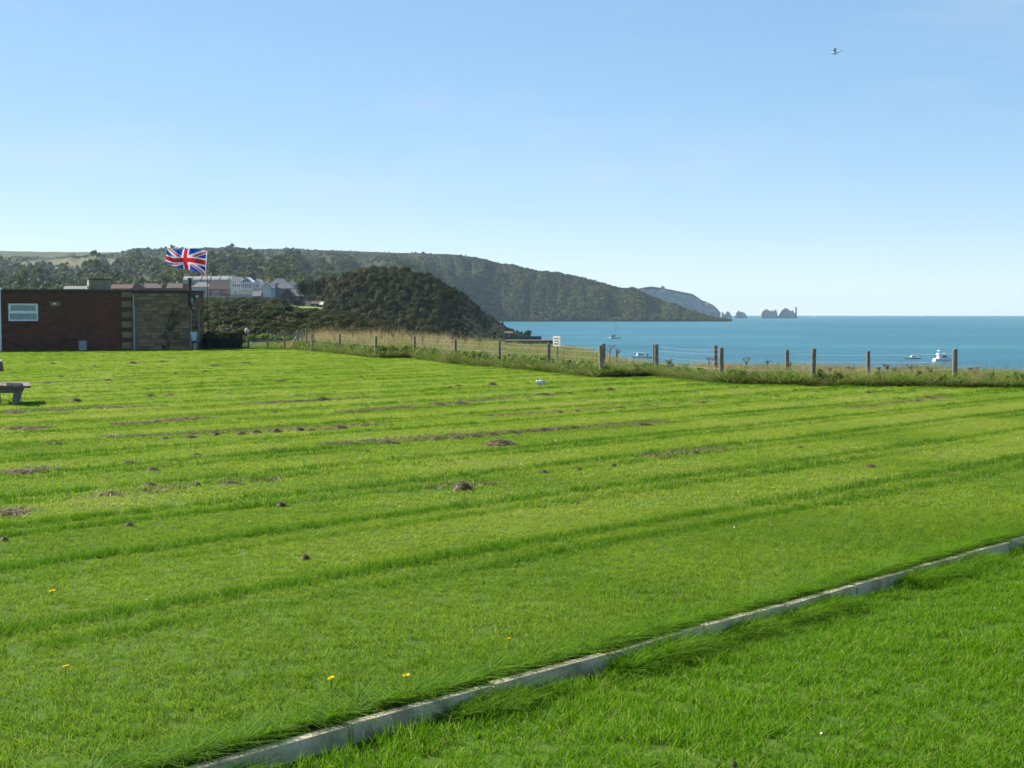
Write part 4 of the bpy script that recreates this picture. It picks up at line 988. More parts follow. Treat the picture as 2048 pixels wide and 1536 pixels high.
# flag and pole beside the building
fp = at(415.5, 655, 92.5); FP = thing('flagpole', 'thin pole carrying the flag behind the building', 'flagpole', (fp.x, fp.y, zg(92.5)))
ztop = zpix(499, 92.5) - zg(92.5)
MB().cyl((0.05, 0, -0.3), (-0.02, 0, ztop), 0.032, 0.018, 8).build('pole', M['pole_dark'], FP)
MB().cyl((-0.02, 0, ztop), (-0.02, 0, ztop + 0.06), 0.04, 0.02, 8).build('finial', M['pole_dark'], FP)
nu, nv = 144, 72
def flag_pos(u, v):     # u 0..1 from the hoist, v 0..1 from the bottom
    xh = np.interp(v, [0, 1], [412.0, 414.5]); yh = np.interp(v, [0, 1], [550.5, 501.5])
    xf = np.interp(v, [0, .35, 1], [333.0, 330.5, 335.0]); yf = np.interp(v, [0, 0.3, 1], [525, 522, 496.5])
    px_ = xh + (xf - xh)*u**0.97; sag = np.sin(np.pi*u)
    ym = yh + (yf - yh)*u + sag*(-1.0 + 5.0*(1 - v)*0) + (1 - v)*6.0*np.sin(np.pi*u)*u
    ym = ym + 2.0*np.sin(u*9.0 + v*1.5)*u*(0.4 + 0.6*v) - 1.3*np.sin(u*5.5)
    px_ = px_ + 2.0*np.sin(v*5 + 1.0)*np.sin(np.pi*u)
    dep = 92.5 + 0.30*np.sin(u*10.0 - v*2.2)*(0.25 + u) + 0.9*u + 0.5*(1 - v)*u*u*np.sin(u*5)
    return px_, ym, dep
UU, VV = np.meshgrid(np.linspace(0, 1, nu+1), np.linspace(0, 1, nv+1), indexing='ij')
fx_, fy_, fd_ = flag_pos(UU, VV)
FV = np.array([[xpix(a, d, b_), d, zpix(b_, d)] for a, b_, d in zip(fx_.ravel(), fy_.ravel(), fd_.ravel())])
base = np.array(FP.location); ffc = grid_faces(nu+1, nv+1)
uc = UU.ravel()[ffc].mean(1)*2; vc = VV.ravel()[ffc].mean(1)
mi = np.zeros(len(ffc), int)                    # 0 blue 1 white 2 red
s5 = math.sqrt(5)
for dsg in ((vc - .5)*2 + (uc - 1), (vc - .5)*2 - (uc - 1)):
    dd = dsg/s5; mi = np.where(np.abs(dd) < 0.1, 1, mi)
for dsg in ((vc - .5)*2 + (uc - 1), (vc - .5)*2 - (uc - 1)):
    dd = dsg/s5; red = np.where(uc < 1, (dd < 0) & (dd > -1/15), (dd > 0) & (dd < 1/15)); mi = np.where(red, 2, mi)
mi = np.where((np.abs(vc - .5) < 1/6) | (np.abs(uc - 1) < 1/6), 1, mi); mi = np.where((np.abs(vc - .5) < .1) | (np.abs(uc - 1) < .1), 2, mi)
mi = np.where(uc < 0.035, 1, mi)
fo = link('union_flag', npmesh('union_flag', FV - base, ffc, [M['blue_cloth'], M['white_cloth'], M['red_cloth']], mi, smooth=True)); fo.location = base
tag(fo, 'red, white and blue union flag blowing out to the left from its pole', 'flag')

# planter, shrubs and fence float near the building
o0 = at(449, 700, 91.0); o0.z = zg(91)
PL = thing('wooden_planter', 'dark wooden planter box with corner posts beside the building', 'planter', o0)
k_ = 91.0/FPX
for q in range(4): MB().box(-42*k_, 34*k_, -0.45 + 0.0, -0.41, 0.02 + q*0.165, 0.175 + q*0.165).build('plank', M['planter'], PL)
MB().box(-41*k_, 33*k_, -0.405, 0.45, 0.0, 0.62).build('soil_box', M['planter'], PL)
for xq in (18, 26, 37): MB().box(xq*k_ - 0.05, xq*k_ + 0.05, -0.52, -0.455, -0.1, 0.98).build('corner_post', M['planter'], PL)
MB().box(16*k_, 39*k_, -0.56, -0.525, 0.90, 1.0).build('top_rail', M['planter'], PL)
def plant(name, label, cat, loc, mesh_crown, rad, hgt, group=None, trunk=None, th=0.5, lean=0.0):
    t = thing(name, label, cat, loc, R.uniform(0, 6.2), group)
    c = link('crown', mesh_crown, t); c.scale = (rad, rad, hgt/2); c.location = (0, 0, th)
    if trunk: k = link('trunk', trunk, t); k.scale = (hgt*0.5, hgt*0.5, th + hgt*0.5)
    return t
TR = [trunk_mesh('trunk', k) for k in range(3)]
garden = [crown_mesh('garden_crown', 300, 700, 0.07, M['dark_leaf'], 8), crown_mesh('garden_crown', 301, 500, 0.09, M['garden_leaf'], 8, 1, 0.8)]
v = at(417, 700, 89.6); plant('shrub', 'round dark evergreen shrub beside the stone wing of the building', 'shrub', (v.x, v.y, zg(89.6)), garden[0], 0.48, 1.25, None, TR[0], 0.15)
v = at(330, 700, 87.0); plant('shrub', 'small dark shrub at the foot of the stone wall', 'shrub', (v.x, v.y - 0.25, zg(87)), garden[0], 0.22, 0.38, None, TR[0], 0.02)
v = at(450, 690, 91.0); plant('flowering_plant', 'yellow-green leafy plant growing in the dark planter', 'plant', (v.x, v.y, zg(91) + 0.55), garden[1], 0.5, 0.55, None, TR[1], 0.05)
# climber on the stone wall
cm = crown_mesh('climber_leaves', 311, 220, 0.05, M['dark_leaf'], 9, 1.0, 1.0, 0.2)
CL = thing('climbing_plant', 'bare dark climbing plant spread over the stone wall', 'climber', BLD.matrix_basis @ Vector((bx(332), -0.02, 0.0)), BA)
for (lx, lz, sx_, sz_) in [(0.15, 1.3, 0.45, 0.55), (0.55, 1.7, 0.5, 0.6), (0.35, 2.2, 0.7, 0.4), (0.95, 2.1, 0.4, 0.35), (-0.2, 0.9, 0.35, 0.4), (0.5, 0.7, 0.4, 0.4)]:
    c = link('leaves', cm, CL); c.scale = (sx_, 0.06, sz_); c.location = (lx, -0.035, lz - sz_)
b = MB(); b.tube([(0, -0.03, 0), (0.06, -0.05, 0.6), (-0.1, -0.05, 1.2), (0.2, -0.05, 2.0), (0.5, -0.05, 2.8)], 0.025, 5); b.tube([(0.1, -0.04, 0), (0.16, -0.05, 0.9), (0.45, -0.05, 1.9), (0.7, -0.05, 2.4)], 0.02, 5)
b.build('stem', M['bark'], CL)
# white blooms on thin stalks by the planter
v = at(448, 690, 91.3)
WB = thing('white_flowers', 'white flower heads on thin stalks rising behind the dark planter', 'flowers', (v.x, v.y + 0.25, zg(91) + 0.5))
for (dx, dz, rr_) in [(-0.15, 0.30, 0.05), (0.05, 0.50, 0.06), (0.17, 0.72, 0.085), (-0.28, 0.18, 0.05), (-0.4, 0.45, 0.04)]:
    st_ = MB().cyl((dx*0.6, 0, -0.2), (dx, 0, dz), 0.01, 0.008, 5).build('stalk', M['stem'], WB)
    hd = MB()
    for j in range(7):
        a = j*0.9; hd.add([(dx, 0, dz), (dx + rr_*math.cos(a), rr_*math.sin(a), dz + rr_*0.3), (dx + rr_*math.cos(a+.8), rr_*math.sin(a+.8), dz + rr_*0.8), (dx, 0.0, dz + rr_*1.3)], [(0, 1, 2, 3)])
    hd.build('flower_head', M['daisy'], WB)
v = at(495, 662, 89.8); b = MB()
rg_ = []
for j in range(7):
    ph = -math.pi/2 + math.pi*j/6; rg_.append([(0.14*math.cos(ph)*math.cos(t_*math.pi/5) + 1e-4*math.cos(t_*math.pi/5), 0.14*math.cos(ph)*math.sin(t_*math.pi/5) + 1e-4*math.sin(t_*math.pi/5), 0.2*math.sin(ph)) for t_ in range(10)])
b.loft(rg_); FB = thing('fishing_float', 'faded pale round float hung on a dark fence post', 'float', (v.x, v.y - 0.2, v.z))
b.build('float_ball', M['pinkish'], FB, True); MB().cyl((0, 0, 0.18), (0.0, 0.06, 0.26), 0.015, 0.015, 6).build('rope_eye', M['post'], FB)

# ------------------------------------------------------------------ bench at the left edge
d_ = 32.0; v = at(22, 803, d_); zb = zg(d_); k_ = d_/FPX
BN = thing('bench', 'brown plank bench with splayed legs and a tilted backrest, cut by the left edge', 'bench', (v.x, v.y, zb), 0.345)
seat_z = 40*k_; sl_ = 1.75
for q in range(4):
    xa = -0.36 + q*0.2; MB().box(xa, xa + 0.188, 0.0, sl_, seat_z - 0.055 - 0.012*q*0.4, seat_z + 0.0 - 0.012*q*0.4).build('seat_plank', M['bench_wood'], BN)
for y_ in (0.13, sl_ - 0.24):
    b = MB()
    b.loft([[(0.02, y_, -0.05), (0.16, y_, -0.05), (0.16, y_ + 0.11, -0.05), (0.02, y_ + 0.11, -0.05)], [(0.08, y_, seat_z - 0.19), (0.24, y_, seat_z - 0.19), (0.24, y_ + 0.11, seat_z - 0.19), (0.08, y_ + 0.11, seat_z - 0.19)], [(0.10, y_, seat_z - 0.065), (0.30, y_, seat_z - 0.065), (0.30, y_ + 0.11, seat_z - 0.065), (0.10, y_ + 0.11, seat_z - 0.065)]])
    b.build('leg', M['bench_leg'], BN)
    b = MB(); b.loft([[(-0.36, y_, -0.05), (-0.20, y_, -0.05), (-0.20, y_ + 0.11, -0.05), (-0.36, y_ + 0.11, -0.05)], [(-0.40, y_, seat_z - 0.065), (-0.25, y_, seat_z - 0.065), (-0.25, y_ + 0.11, seat_z - 0.065), (-0.40, y_ + 0.11, seat_z - 0.065)]])
    b.build('leg', M['bench_leg'], BN)
    MB().box(-0.248, 0.098, y_ + 0.01, y_ + 0.10, seat_z - 0.18, seat_z - 0.066).build('crossbar', M['bench_leg'], BN)
    b = MB(); b.loft([[(-0.37, y_, seat_z - 0.06), (-0.30, y_, seat_z - 0.06), (-0.30, y_ + 0.11, seat_z - 0.06), (-0.37, y_ + 0.11, seat_z - 0.06)], [(-0.40, y_, 0.83), (-0.34, y_, 0.83), (-0.34, y_ + 0.11, 0.83), (-0.40, y_ + 0.11, 0.83)]])
    b.build('back_post', M['bench_leg'], BN)
b = MB(); zA, zB = zpix(743, d_) - zb, zpix(722.5, d_) - zb
b.loft([[(-0.34, 0.0, zA), (-0.135, 0.0, zA), (-0.135, sl_, zA), (-0.34, sl_, zA)], [(-0.36, 0.0, zB), (-0.17, 0.0, zB), (-0.17, sl_, zB), (-0.36, sl_, zB)]])
b.build('backrest', M['bench_wood'], BN)

# ------------------------------------------------------------------ gulls
def gull_body(n=12):
    b = MB(); secs = [(-0.24, 0.004, 0.012, 0.02), (-0.17, 0.025, 0.03, 0.01), (-0.08, 0.058, 0.055, 0.0), (0.02, 0.068, 0.068, 0.0), (0.09, 0.055, 0.058, 0.012), (0.135, 0.036, 0.038, 0.03), (0.165, 0.034, 0.036, 0.05), (0.19, 0.033, 0.033, 0.06), (0.212, 0.018, 0.02, 0.058), (0.222, 0.006, 0.006, 0.055)]
    b.loft([[(x, w*math.cos(2*math.pi*j/n), z + h*math.sin(2*math.pi*j/n)) for j in range(n)] for x, w, h, z in secs]); return b
v = ground(1080, 777); GU = thing('gull', 'white gull standing on the mown lawn with its head down', 'gull', v, math.radians(228))
GB = gull_body().build('body', M['feather'], GU, True); GB.location = (0, 0, 0.155); GB.rotation_euler = (0, math.radians(14), 0); GB.scale = (0.60, 1.15, 1.3)
for s_ in (-1, 1):
    b = MB(); b.loft([[(x, s_*(0.066 if k < 3 else 0.05), z0_), (x, s_*(0.074 if k < 3 else 0.056), z0_ + 0.02), (x, s_*(0.05 if k < 3 else 0.03), z1_)] for k, (x, z0_, z1_) in enumerate([(0.08, 0.13, 0.20), (0.0, 0.115, 0.225), (-0.09, 0.13, 0.22), (-0.20, 0.16, 0.20)])])
    b.build('wing', M['feather_grey'], GU)
    b = MB(); b.cyl((0.0, s_*0.03, 0.10), (0.0, s_*0.03, -0.01), 0.010, 0.009, 6); b.cyl((0, s_*0.03, 0.0), (0.04, s_*0.03, 0.0), 0.008, 0.004, 6); b.build('leg', M['beak'], GU)
MB().cyl((0.155, 0, 0.155), (0.19, 0, 0.135), 0.010, 0.002, 6).build('bill', M['beak'], GU)
MB().box(-0.21, -0.15, -0.014, 0.014, 0.19, 0.205).build('tail_tip', M['feather_dark'], GU)
v = at(1671, 106, 85.0); GF = thing('gull', 'gull flying high over the sea with its wings raised', 'gull', v, math.radians(168))
gb = gull_body().build('body', M['feather'], GF, True); gb.rotation_euler = (0, math.radians(18), math.radians(0)); gb.scale = (1.25, 1.15, 1.1)
for s_ in (-1, 1):
    b = MB(); rings = []
    for (y_, xc, ch, z_) in [(0.05, 0.02, 0.17, 0.03), (0.20, 0.06, 0.16, 0.13), (0.38, 0.02, 0.13, 0.20), (0.56, -0.08, 0.06, 0.20), (0.64, -0.14, 0.012, 0.19)]:
        rings.append([(xc + ch/2, s_*y_, z_), (xc, s_*y_, z_ + 0.012), (xc - ch/2, s_*y_, z_ - 0.004), (xc, s_*y_, z_ - 0.008)])
    b.loft(rings[:4]); b.build('wing', M['feather_grey'] if s_ < 0 else M['feather'], GF)
    b = MB(); b.loft(rings[3:]); b.build('wing_tip', M['feather_dark'], GF)
MB().cyl((0.27, 0, -0.015), (0.315, 0, -0.035), 0.010, 0.002, 6).build('bill', M['beak'], GF)
MB().loft([[(-0.24, -0.03, 0.09), (-0.24, 0.03, 0.09), (-0.24, 0.03, 0.10), (-0.24, -0.03, 0.10)], [(-0.38, -0.07, 0.115), (-0.38, 0.07, 0.115), (-0.38, 0.07, 0.12), (-0.38, -0.07, 0.12)]]).build('tail', M['feather'], GF)
# ------------------------------------------------------------------ sea stacks and lighthouse
def on_sea(px, r):
    x = xpix(px, r); return Vector((x, r, SEA_Z - (x*x + r*r)/(2*RE)))
def stack(label, px0, px1, prof, r=4800.0, seed=0, notch=None):
    """prof: (px, py) skyline from left to right; closed rough rock with real depth"""
    rg = np.random.default_rng(seed); cxp = (px0 + px1)/2; o0 = on_sea(cxp, r)
    k_ = r/FPX; W_ = (px1 - px0)*k_; D_ = max(18.0, W_*0.45)
    nx, nt_ = 26, 14; V = []
    for i in range(nx):
        f = i/(nx-1); px = px0 + (px1 - px0)*f
        top = np.interp(px, [a for a, b in prof], [b for a, b in prof]); zt = zpix(top, r) - o0.z
        wid = D_*(math.sin(math.pi*min(max(f, 0.02), 0.98))**0.45)
        for j in range(nt_):
            t = j/(nt_-1)*math.pi           # from front foot over the top to the back foot
            yy = -math.cos(t)*wid/2; zz = zt*(math.sin(t)**0.42)
            jt = (fnoise(f*9 + seed*3.1, t*2.2 + seed, 3) - 0.5)
            yy *= 1 + 0.9*jt; xx = (f - 0.5)*W_ + (fnoise(f*5 + seed, t*3 + 9, 2) - 0.5)*5*math.sin(math.pi*f)
            if j in (0, nt_-1): zz = -3.0
            V.append((xx, yy, zz))
    me = npmesh('sea_stack', V, grid_faces(nx, nt_), M['chalk_stack'])
    o = link('sea_stack', me); o.location = o0; tag(o, label, 'sea stack', 'chalk stacks off the headland'); return o
stack('narrow chalk stack closest to the foot of the headland', 1440, 1449, [(1440, 632), (1443, 623), (1446, 626), (1449, 633)], 4700, 1)
stack('small pointed chalk stack second from the headland', 1448, 1463, [(1448, 630), (1452, 622), (1456, 623), (1460, 626), (1463, 634)], 4700, 2)
stack('lumpy chalk stack standing alone between the two groups of rocks', 1469, 1494, [(1469, 632), (1472, 623), (1475, 620.5), (1479, 623), (1484, 623), (1490, 627), (1494, 634)], 4750, 3)
stack('wide chalk stack with two peaks, left of the lighthouse pair', 1519, 1555, [(1519, 632), (1523, 619), (1531, 617), (1538, 621), (1546, 620), (1551, 618), (1554, 627), (1555, 634)], 4800, 4)
stack('tall humped chalk stack touching the lighthouse', 1556, 1591, [(1556, 633), (1562, 618), (1568, 615), (1574, 617), (1579, 621), (1585, 620), (1589, 628), (1591, 634)], 4800, 5)
LHp = on_sea(1591.5, 4795); LH = thing('lighthouse', 'red and white banded lighthouse at the seaward end of the stacks', 'lighthouse', LHp)
lk = 4795/FPX; lh = zpix(617.0, 4795) - LHp.z; rad = [3.6, 3.3, 3.0, 2.8, 2.7, 2.7]
for q in range(5):
    MB().cyl((0, 0, lh*q/5 - (1 if q == 0 else 0)), (0, 0, lh*(q+1)/5), rad[q], rad[q+1], 14).build('tower_band', M['red_band'] if q in (0, 2, 4) else M['chalk_stack'], LH)
MB().cyl((0, 0, lh), (0, 0, lh + 0.7), 3.6, 3.6, 14).build('gallery', M['red_band'], LH)
MB().cyl((0, 0, lh + 0.7), (0, 0, lh + 3.6), 2.0, 2.0, 12).build('lantern', M['red_band'], LH)
MB().cyl((0, 0, lh + 3.6), (0, 0, lh + 4.4), 3.4, 3.4, 14).build('helipad', M['red_band'], LH)
MB().box(-4, 9, -4, 4, -2, 1.2).build('rock_base', M['chalk_stack'], LH)
hp = at(1326, 573.5, 4690); HB_ = thing('clifftop_lookout', 'tiny building standing on top of the chalk headland', 'building', (hp.x, 4690, zpix(576.5, 4690)))
MB().box(-5.5, 1.0, -4, 4, -4, 6.5).build('wall', M['dark_brick'], HB_); MB().box(1.05, 5.0, -4, 4, -4, 4.5).build('annexe', M['dark_brick'], HB_)
MB().box(-6, 1.4, -4.4, 4.4, 6.5, 7.2).build('roof', M['slate'], HB_)

# ------------------------------------------------------------------ boats
def hull_rings(L_, B_, H_, bow=1, n=9, sheer=0.25):
    rings = []
    for i in range(n):
        f = i/(n-1); x = (-0.5 + f)*L_*bow
        w = B_/2*(0.86 if f < 0.01 else 1.0)*(1 - max(0, (f - 0.45)/0.55)**2.2); w = max(w, 0.02)
        top = H_*(1 + sheer*max(0, (f - 0.3)/0.7)**1.6); kee = -0.25*(1 - f**4) + 0.0
        xo = x + bow*0.09*L_*max(0, (f - 0.85)/0.15)
        rings.append([(xo, -w, top), (xo, -w*0.93, top*0.45), (x, -w*0.6*(1 - 0.4*f), kee), (x, w*0.6*(1 - 0.4*f), kee), (xo, w*0.93, top*0.45), (xo, w, top)])
    return rings
def boat(name, label, cat, px, r, L_, B_, H_, mat, yaw, group=None, bow=1):
    t = thing(name, label, cat, on_sea(px, r), yaw, group)
    MB().loft(hull_rings(L_, B_, H_, bow)).build('hull', mat, t); return t
# yacht at anchor
rY = 985.0; kY = rY/FPX
t = boat('sailing_yacht', 'sailing yacht with bare mast anchored alone in front of the far hill', 'sailing boat', 1230, rY, 7.4, 2.5, 0.95, M['gelcoat'], 0.12)
MB().loft([[(-1.2, -0.8, 0.9), (2.0, -0.55, 1.0), (2.0, 0.55, 1.0), (-1.2, 0.8, 0.9)], [(-1.1, -0.7, 1.45), (1.2, -0.45, 1.4), (1.2, 0.45, 1.4), (-1.1, 0.7, 1.45)]]).build('cabin', M['gelcoat'], t)
MB().box(-0.9, 0.3, -0.74, 0.74, 1.15, 1.32).build('cabin_window', M['glass'], t)
MB().cyl((0.55, 0, 0.9), (0.55, 0, 11.6), 0.085, 0.06, 6).build('mast', M['dark'], t)
MB().cyl((0.5, 0, 2.2), (-2.6, 0, 2.15), 0.06, 0.05, 6).build('boom', M['dark'], t)
MB().loft([[(0.4, -0.1, 2.2), (0.4, 0.1, 2.2), (0.4, 0.08, 2.65), (0.4, -0.08, 2.65)], [(-2.4, -0.1, 2.18), (-2.4, 0.1, 2.18), (-2.4, 0.07, 2.4), (-2.4, -0.07, 2.4)]]).build('sail_cover', M['navy'], t)
MB().loft([[(-2.3, -0.85, 0.95), (-2.3, 0.85, 0.95), (-2.2, 0.7, 2.0), (-2.2, -0.7, 2.0)], [(-0.8, -0.8, 1.2), (-0.8, 0.8, 1.2), (-0.9, 0.65, 2.0), (-0.9, -0.65, 2.0)]]).build('spray_hood', M['navy'], t)
MB().cyl((0.56, 0, 11.4), (3.7, 0, 1.2), 0.07, 0.09, 6).build('furled_headsail', M['grey_box'], t)
MB().cyl((0.55, 0, 11.5), (-3.7, 0, 1.0), 0.02, 0.02, 4).build('backstay', M['dark'], t)
MB().box(-3.75, -3.6, -0.9, 0.9, 0.3, 0.98).build('transom', M['white'], t)
# white motor boat
rM = 566.0; t = boat('motor_boat', 'white cabin motor boat behind the grass near the leaning post', 'motor boat', 1280, rM, 6.0, 2.2, 0.75, M['gelcoat'], math.pi + 0.15)
MB().loft([[(-1.4, -0.85, 0.7), (1.5, -0.75, 0.8), (1.5, 0.75, 0.8), (-1.4, 0.85, 0.7)], [(-1.4, -0.8, 1.5), (0.9, -0.7, 1.5), (0.9, 0.7, 1.5), (-1.4, 0.8, 1.5)]]).build('cabin', M['gelcoat'], t)
MB().box(-1.3, 0.75, -0.86, 0.86, 1.22, 1.68).build('cabin_window', M['glass'], t)
MB().box(-1.8, 1.2, -0.95, 0.95, 1.78, 1.98).build('cabin_roof', M['gelcoat'], t)
for x_ in (-1.6, -0.5, 1.0):
    for s_ in (-1, 1): MB().box(x_ - 0.05, x_ + 0.05, s_*0.85 - 0.04, s_*0.85 + 0.04, 0.7, 1.79).build('cabin_post', M['gelcoat'], t)
MB().cyl((0.9, 0, 1.98), (0.9, 0, 2.9), 0.03, 0.02, 5).build('aerial', M['white'], t)
MB().loft([[(-3.3, -0.25, 0.2), (-2.95, -0.25, 0.2), (-2.95, 0.25, 0.2), (-3.3, 0.25, 0.2)], [(-3.35, -0.28, 1.5), (-2.9, -0.22, 1.55), (-2.9, 0.22, 1.55), (-3.35, 0.28, 1.5)]]).build('outboard_engine', M['dark'], t)
t = boat('inflatable_dinghy', 'small red dinghy tied behind the white cabin motor boat', 'dinghy', 1297, 561.0, 2.6, 1.3, 0.42, M['rubber_red'], -0.15)
MB().box(-0.9, 0.4, -0.4, 0.4, 0.36, 0.44).build('floor', M['grey_box'], t); MB().box(-0.1, 0.12, -0.52, 0.52, 0.42, 0.5).build('thwart', M['white'], t)
# orange and white boat
t = boat('motor_boat', 'low white and orange day boat left of the big white cruiser', 'motor boat', 1826, 553.0, 6.0, 2.0, 0.62, M['gelcoat'], math.pi)
b = MB()
for s_ in (-1, 1): b.box(-2.7, 0.9, s_*1.02 - 0.03, s_*1.02 + 0.03, 0.12, 0.46)
b.build('hull_stripe', M['orange_hull'], t)
MB().loft([[(-0.9, -0.7, 0.6), (0.9, -0.6, 0.65), (0.9, 0.6, 0.65), (-0.9, 0.7, 0.6)], [(-0.7, -0.6, 1.35), (0.3, -0.5, 1.35), (0.3, 0.5, 1.35), (-0.7, 0.6, 1.35)]]).build('wheelhouse', M['gelcoat'], t)
MB().box(-0.72, 0.35, -0.66, 0.66, 0.9, 1.2).build('cabin_window', M['glass'], t)
MB().cyl((0, 0, 1.3), (0, 0, 2.2), 0.03, 0.02, 5).build('aerial', M['white'], t)
MB().cyl((1.2, 0, 0.6), (1.2, 0, 1.1), 0.09, 0.09, 6).build('mooring_post', M['orange_hull'], t)
MB().box(-2.95, -2.7, -0.25, 0.25, 0.2, 1.0).build('outboard_engine', M['dark'], t)
# flybridge cruiser
rC = 520.0; t = boat('motor_cruiser', 'white flybridge cruiser just left of the corner fence post', 'motor cruiser', 1887, rC, 7.2, 2.6, 1.25, M['gelcoat'], 0.22)
MB().loft([[(-2.2, -1.0, 1.2), (1.9, -0.85, 1.35), (1.9, 0.85, 1.35), (-2.2, 1.0, 1.2)], [(-1.9, -0.9, 2.45), (0.9, -0.75, 2.45), (0.9, 0.75, 2.45), (-1.9, 0.9, 2.45)]]).build('cabin', M['gelcoat'], t)
MB().box(-0.7, 0.95, -0.98, 0.98, 1.65, 2.25).build('cabin_window', M['glass'], t)
MB().loft([[(-2.4, -0.95, 2.46), (0.6, -0.8, 2.46), (0.6, 0.8, 2.46), (-2.4, 0.95, 2.46)], [(-2.3, -0.9, 3.1), (0.9, -0.7, 3.0), (0.9, 0.7, 3.0), (-2.3, 0.9, 3.1)]]).build('flybridge', M['gelcoat'], t)
MB().loft([[(0.55, -0.7, 3.0), (0.75, -0.7, 3.0), (0.75, 0.7, 3.0), (0.55, 0.7, 3.0)], [(0.1, -0.6, 3.5), (0.2, -0.6, 3.5), (0.2, 0.6, 3.5), (0.1, 0.6, 3.5)]]).build('windscreen', M['pane'], t)
for s_ in (-1, 1): MB().loft([[(-2.3, s_*0.95, 1.3), (-1.9, s_*0.95, 1.3), (-1.9, s_*0.9, 1.3), (-2.3, s_*0.9, 1.3)], [(-1.9, s_*0.8, 4.0), (-1.65, s_*0.8, 4.0), (-1.65, s_*0.74, 4.0), (-1.9, s_*0.74, 4.0)]]).build('radar_arch_leg', M['gelcoat'], t)
MB().box(-1.95, -1.6, -0.85, 0.85, 4.0, 4.15).build('radar_arch', M['gelcoat'], t); MB().cyl((-1.75, 0, 4.15), (-1.75, 0, 4.45), 0.25, 0.2, 8).build('radar_dome', M['gelcoat'], t)
MB().cyl((-1.75, 0, 4.4), (-1.75, 0, 5.0), 0.03, 0.02, 5).build('aerial', M['white'], t)
MB().loft([[(1.5, -0.7, 1.4), (2.9, -0.3, 1.5), (2.9, 0.3, 1.5), (1.5, 0.7, 1.4)], [(1.4, -0.55, 1.75), (2.2, -0.3, 1.7), (2.2, 0.3, 1.7), (1.4, 0.55, 1.75)]]).build('foredeck_cover', M['navy'], t)
b = MB(); b.tube([(0.9, -1.0, 1.9), (2.6, -0.6, 2.1), (3.7, 0, 2.2)], 0.025, 4); b.tube([(0.9, 1.0, 1.9), (2.6, 0.6, 2.1), (3.7, 0, 2.2)], 0.025, 4)
for x_, y_ in ((1.6, 0.85), (2.6, 0.6), (3.3, 0.25)):
    for s_ in (-1, 1): b.cyl((x_, s_*y_, 1.35), (x_, s_*y_, 2.05), 0.02, 0.02, 4)
b.build('bow_rail', M['alloy'], t)
MB().box(-3.95, -3.5, -1.0, 1.0, 0.15, 0.35).build('bathing_platform', M['gelcoat'], t)
# sails far out
for px, r, lab in [(1629, 6200, 'tiny white sail far out just right of the lighthouse'), (1842, 6800, 'tiny white sail far out on the horizon at right'), (1893, 11800, 'faintest white sail on the horizon, rightmost of the far sails')]:
    t = thing('distant_yacht', lab, 'sailing boat', on_sea(px, r), 0.6, 'white sails far out at sea')
    s_ = r/6500
    MB().loft(hull_rings(8*s_, 2.4*s_, 1.0*s_)).build('hull', M['gelcoat'], t)
    MB().add([(-3*s_, 0, 1.4*s_), (0.6*s_, 0.3*s_, 1.4*s_), (0.6*s_, 0, 8.5*s_), (-2.9*s_, 0.06*s_, 1.4*s_)], [(0, 1, 2), (1, 3, 2), (0, 3, 1)]).build('mainsail', M['white_cloth'], t)
    MB().add([(0.8*s_, 0.2*s_, 1.3*s_), (3.6*s_, 0, 1.3*s_), (0.8*s_, 0, 7.5*s_), (0.9*s_, 0.3*s_, 1.3*s_)], [(0, 1, 2), (1, 3, 2), (0, 3, 1)]).build('jib', M['white_cloth'], t)

# ------------------------------------------------------------------ the village
def windows(parent, x0, x1, z0, z1, n, rows, w, h, y=-0.02, frame='white', first=None):
    for r_ in range(rows):
        zc = z0 + (z1 - z0)*(r_ + 0.5)/rows
        for k in range(n):
            xc = x0 + (x1 - x0)*(k + 0.5)/n
            f = MB(); t_ = 0.10
            f.box(xc - w/2, xc + w/2, y - 0.06, y, zc - h/2, zc - h/2 + t_); f.box(xc - w/2, xc + w/2, y - 0.06, y, zc + h/2 - t_, zc + h/2)
            f.box(xc - w/2, xc - w/2 + t_, y - 0.059, y, zc - h/2 + t_, zc + h/2 - t_); f.box(xc + w/2 - t_, xc + w/2, y - 0.059, y, zc - h/2 + t_, zc + h/2 - t_)
            wf = f.build('window', M[frame], parent)
            MB().box(xc - w/2 + t_, xc + w/2 - t_, y - 0.03, y - 0.005, zc - h/2 + t_, zc + h/2 - t_).build('pane', M['glass'], wf)
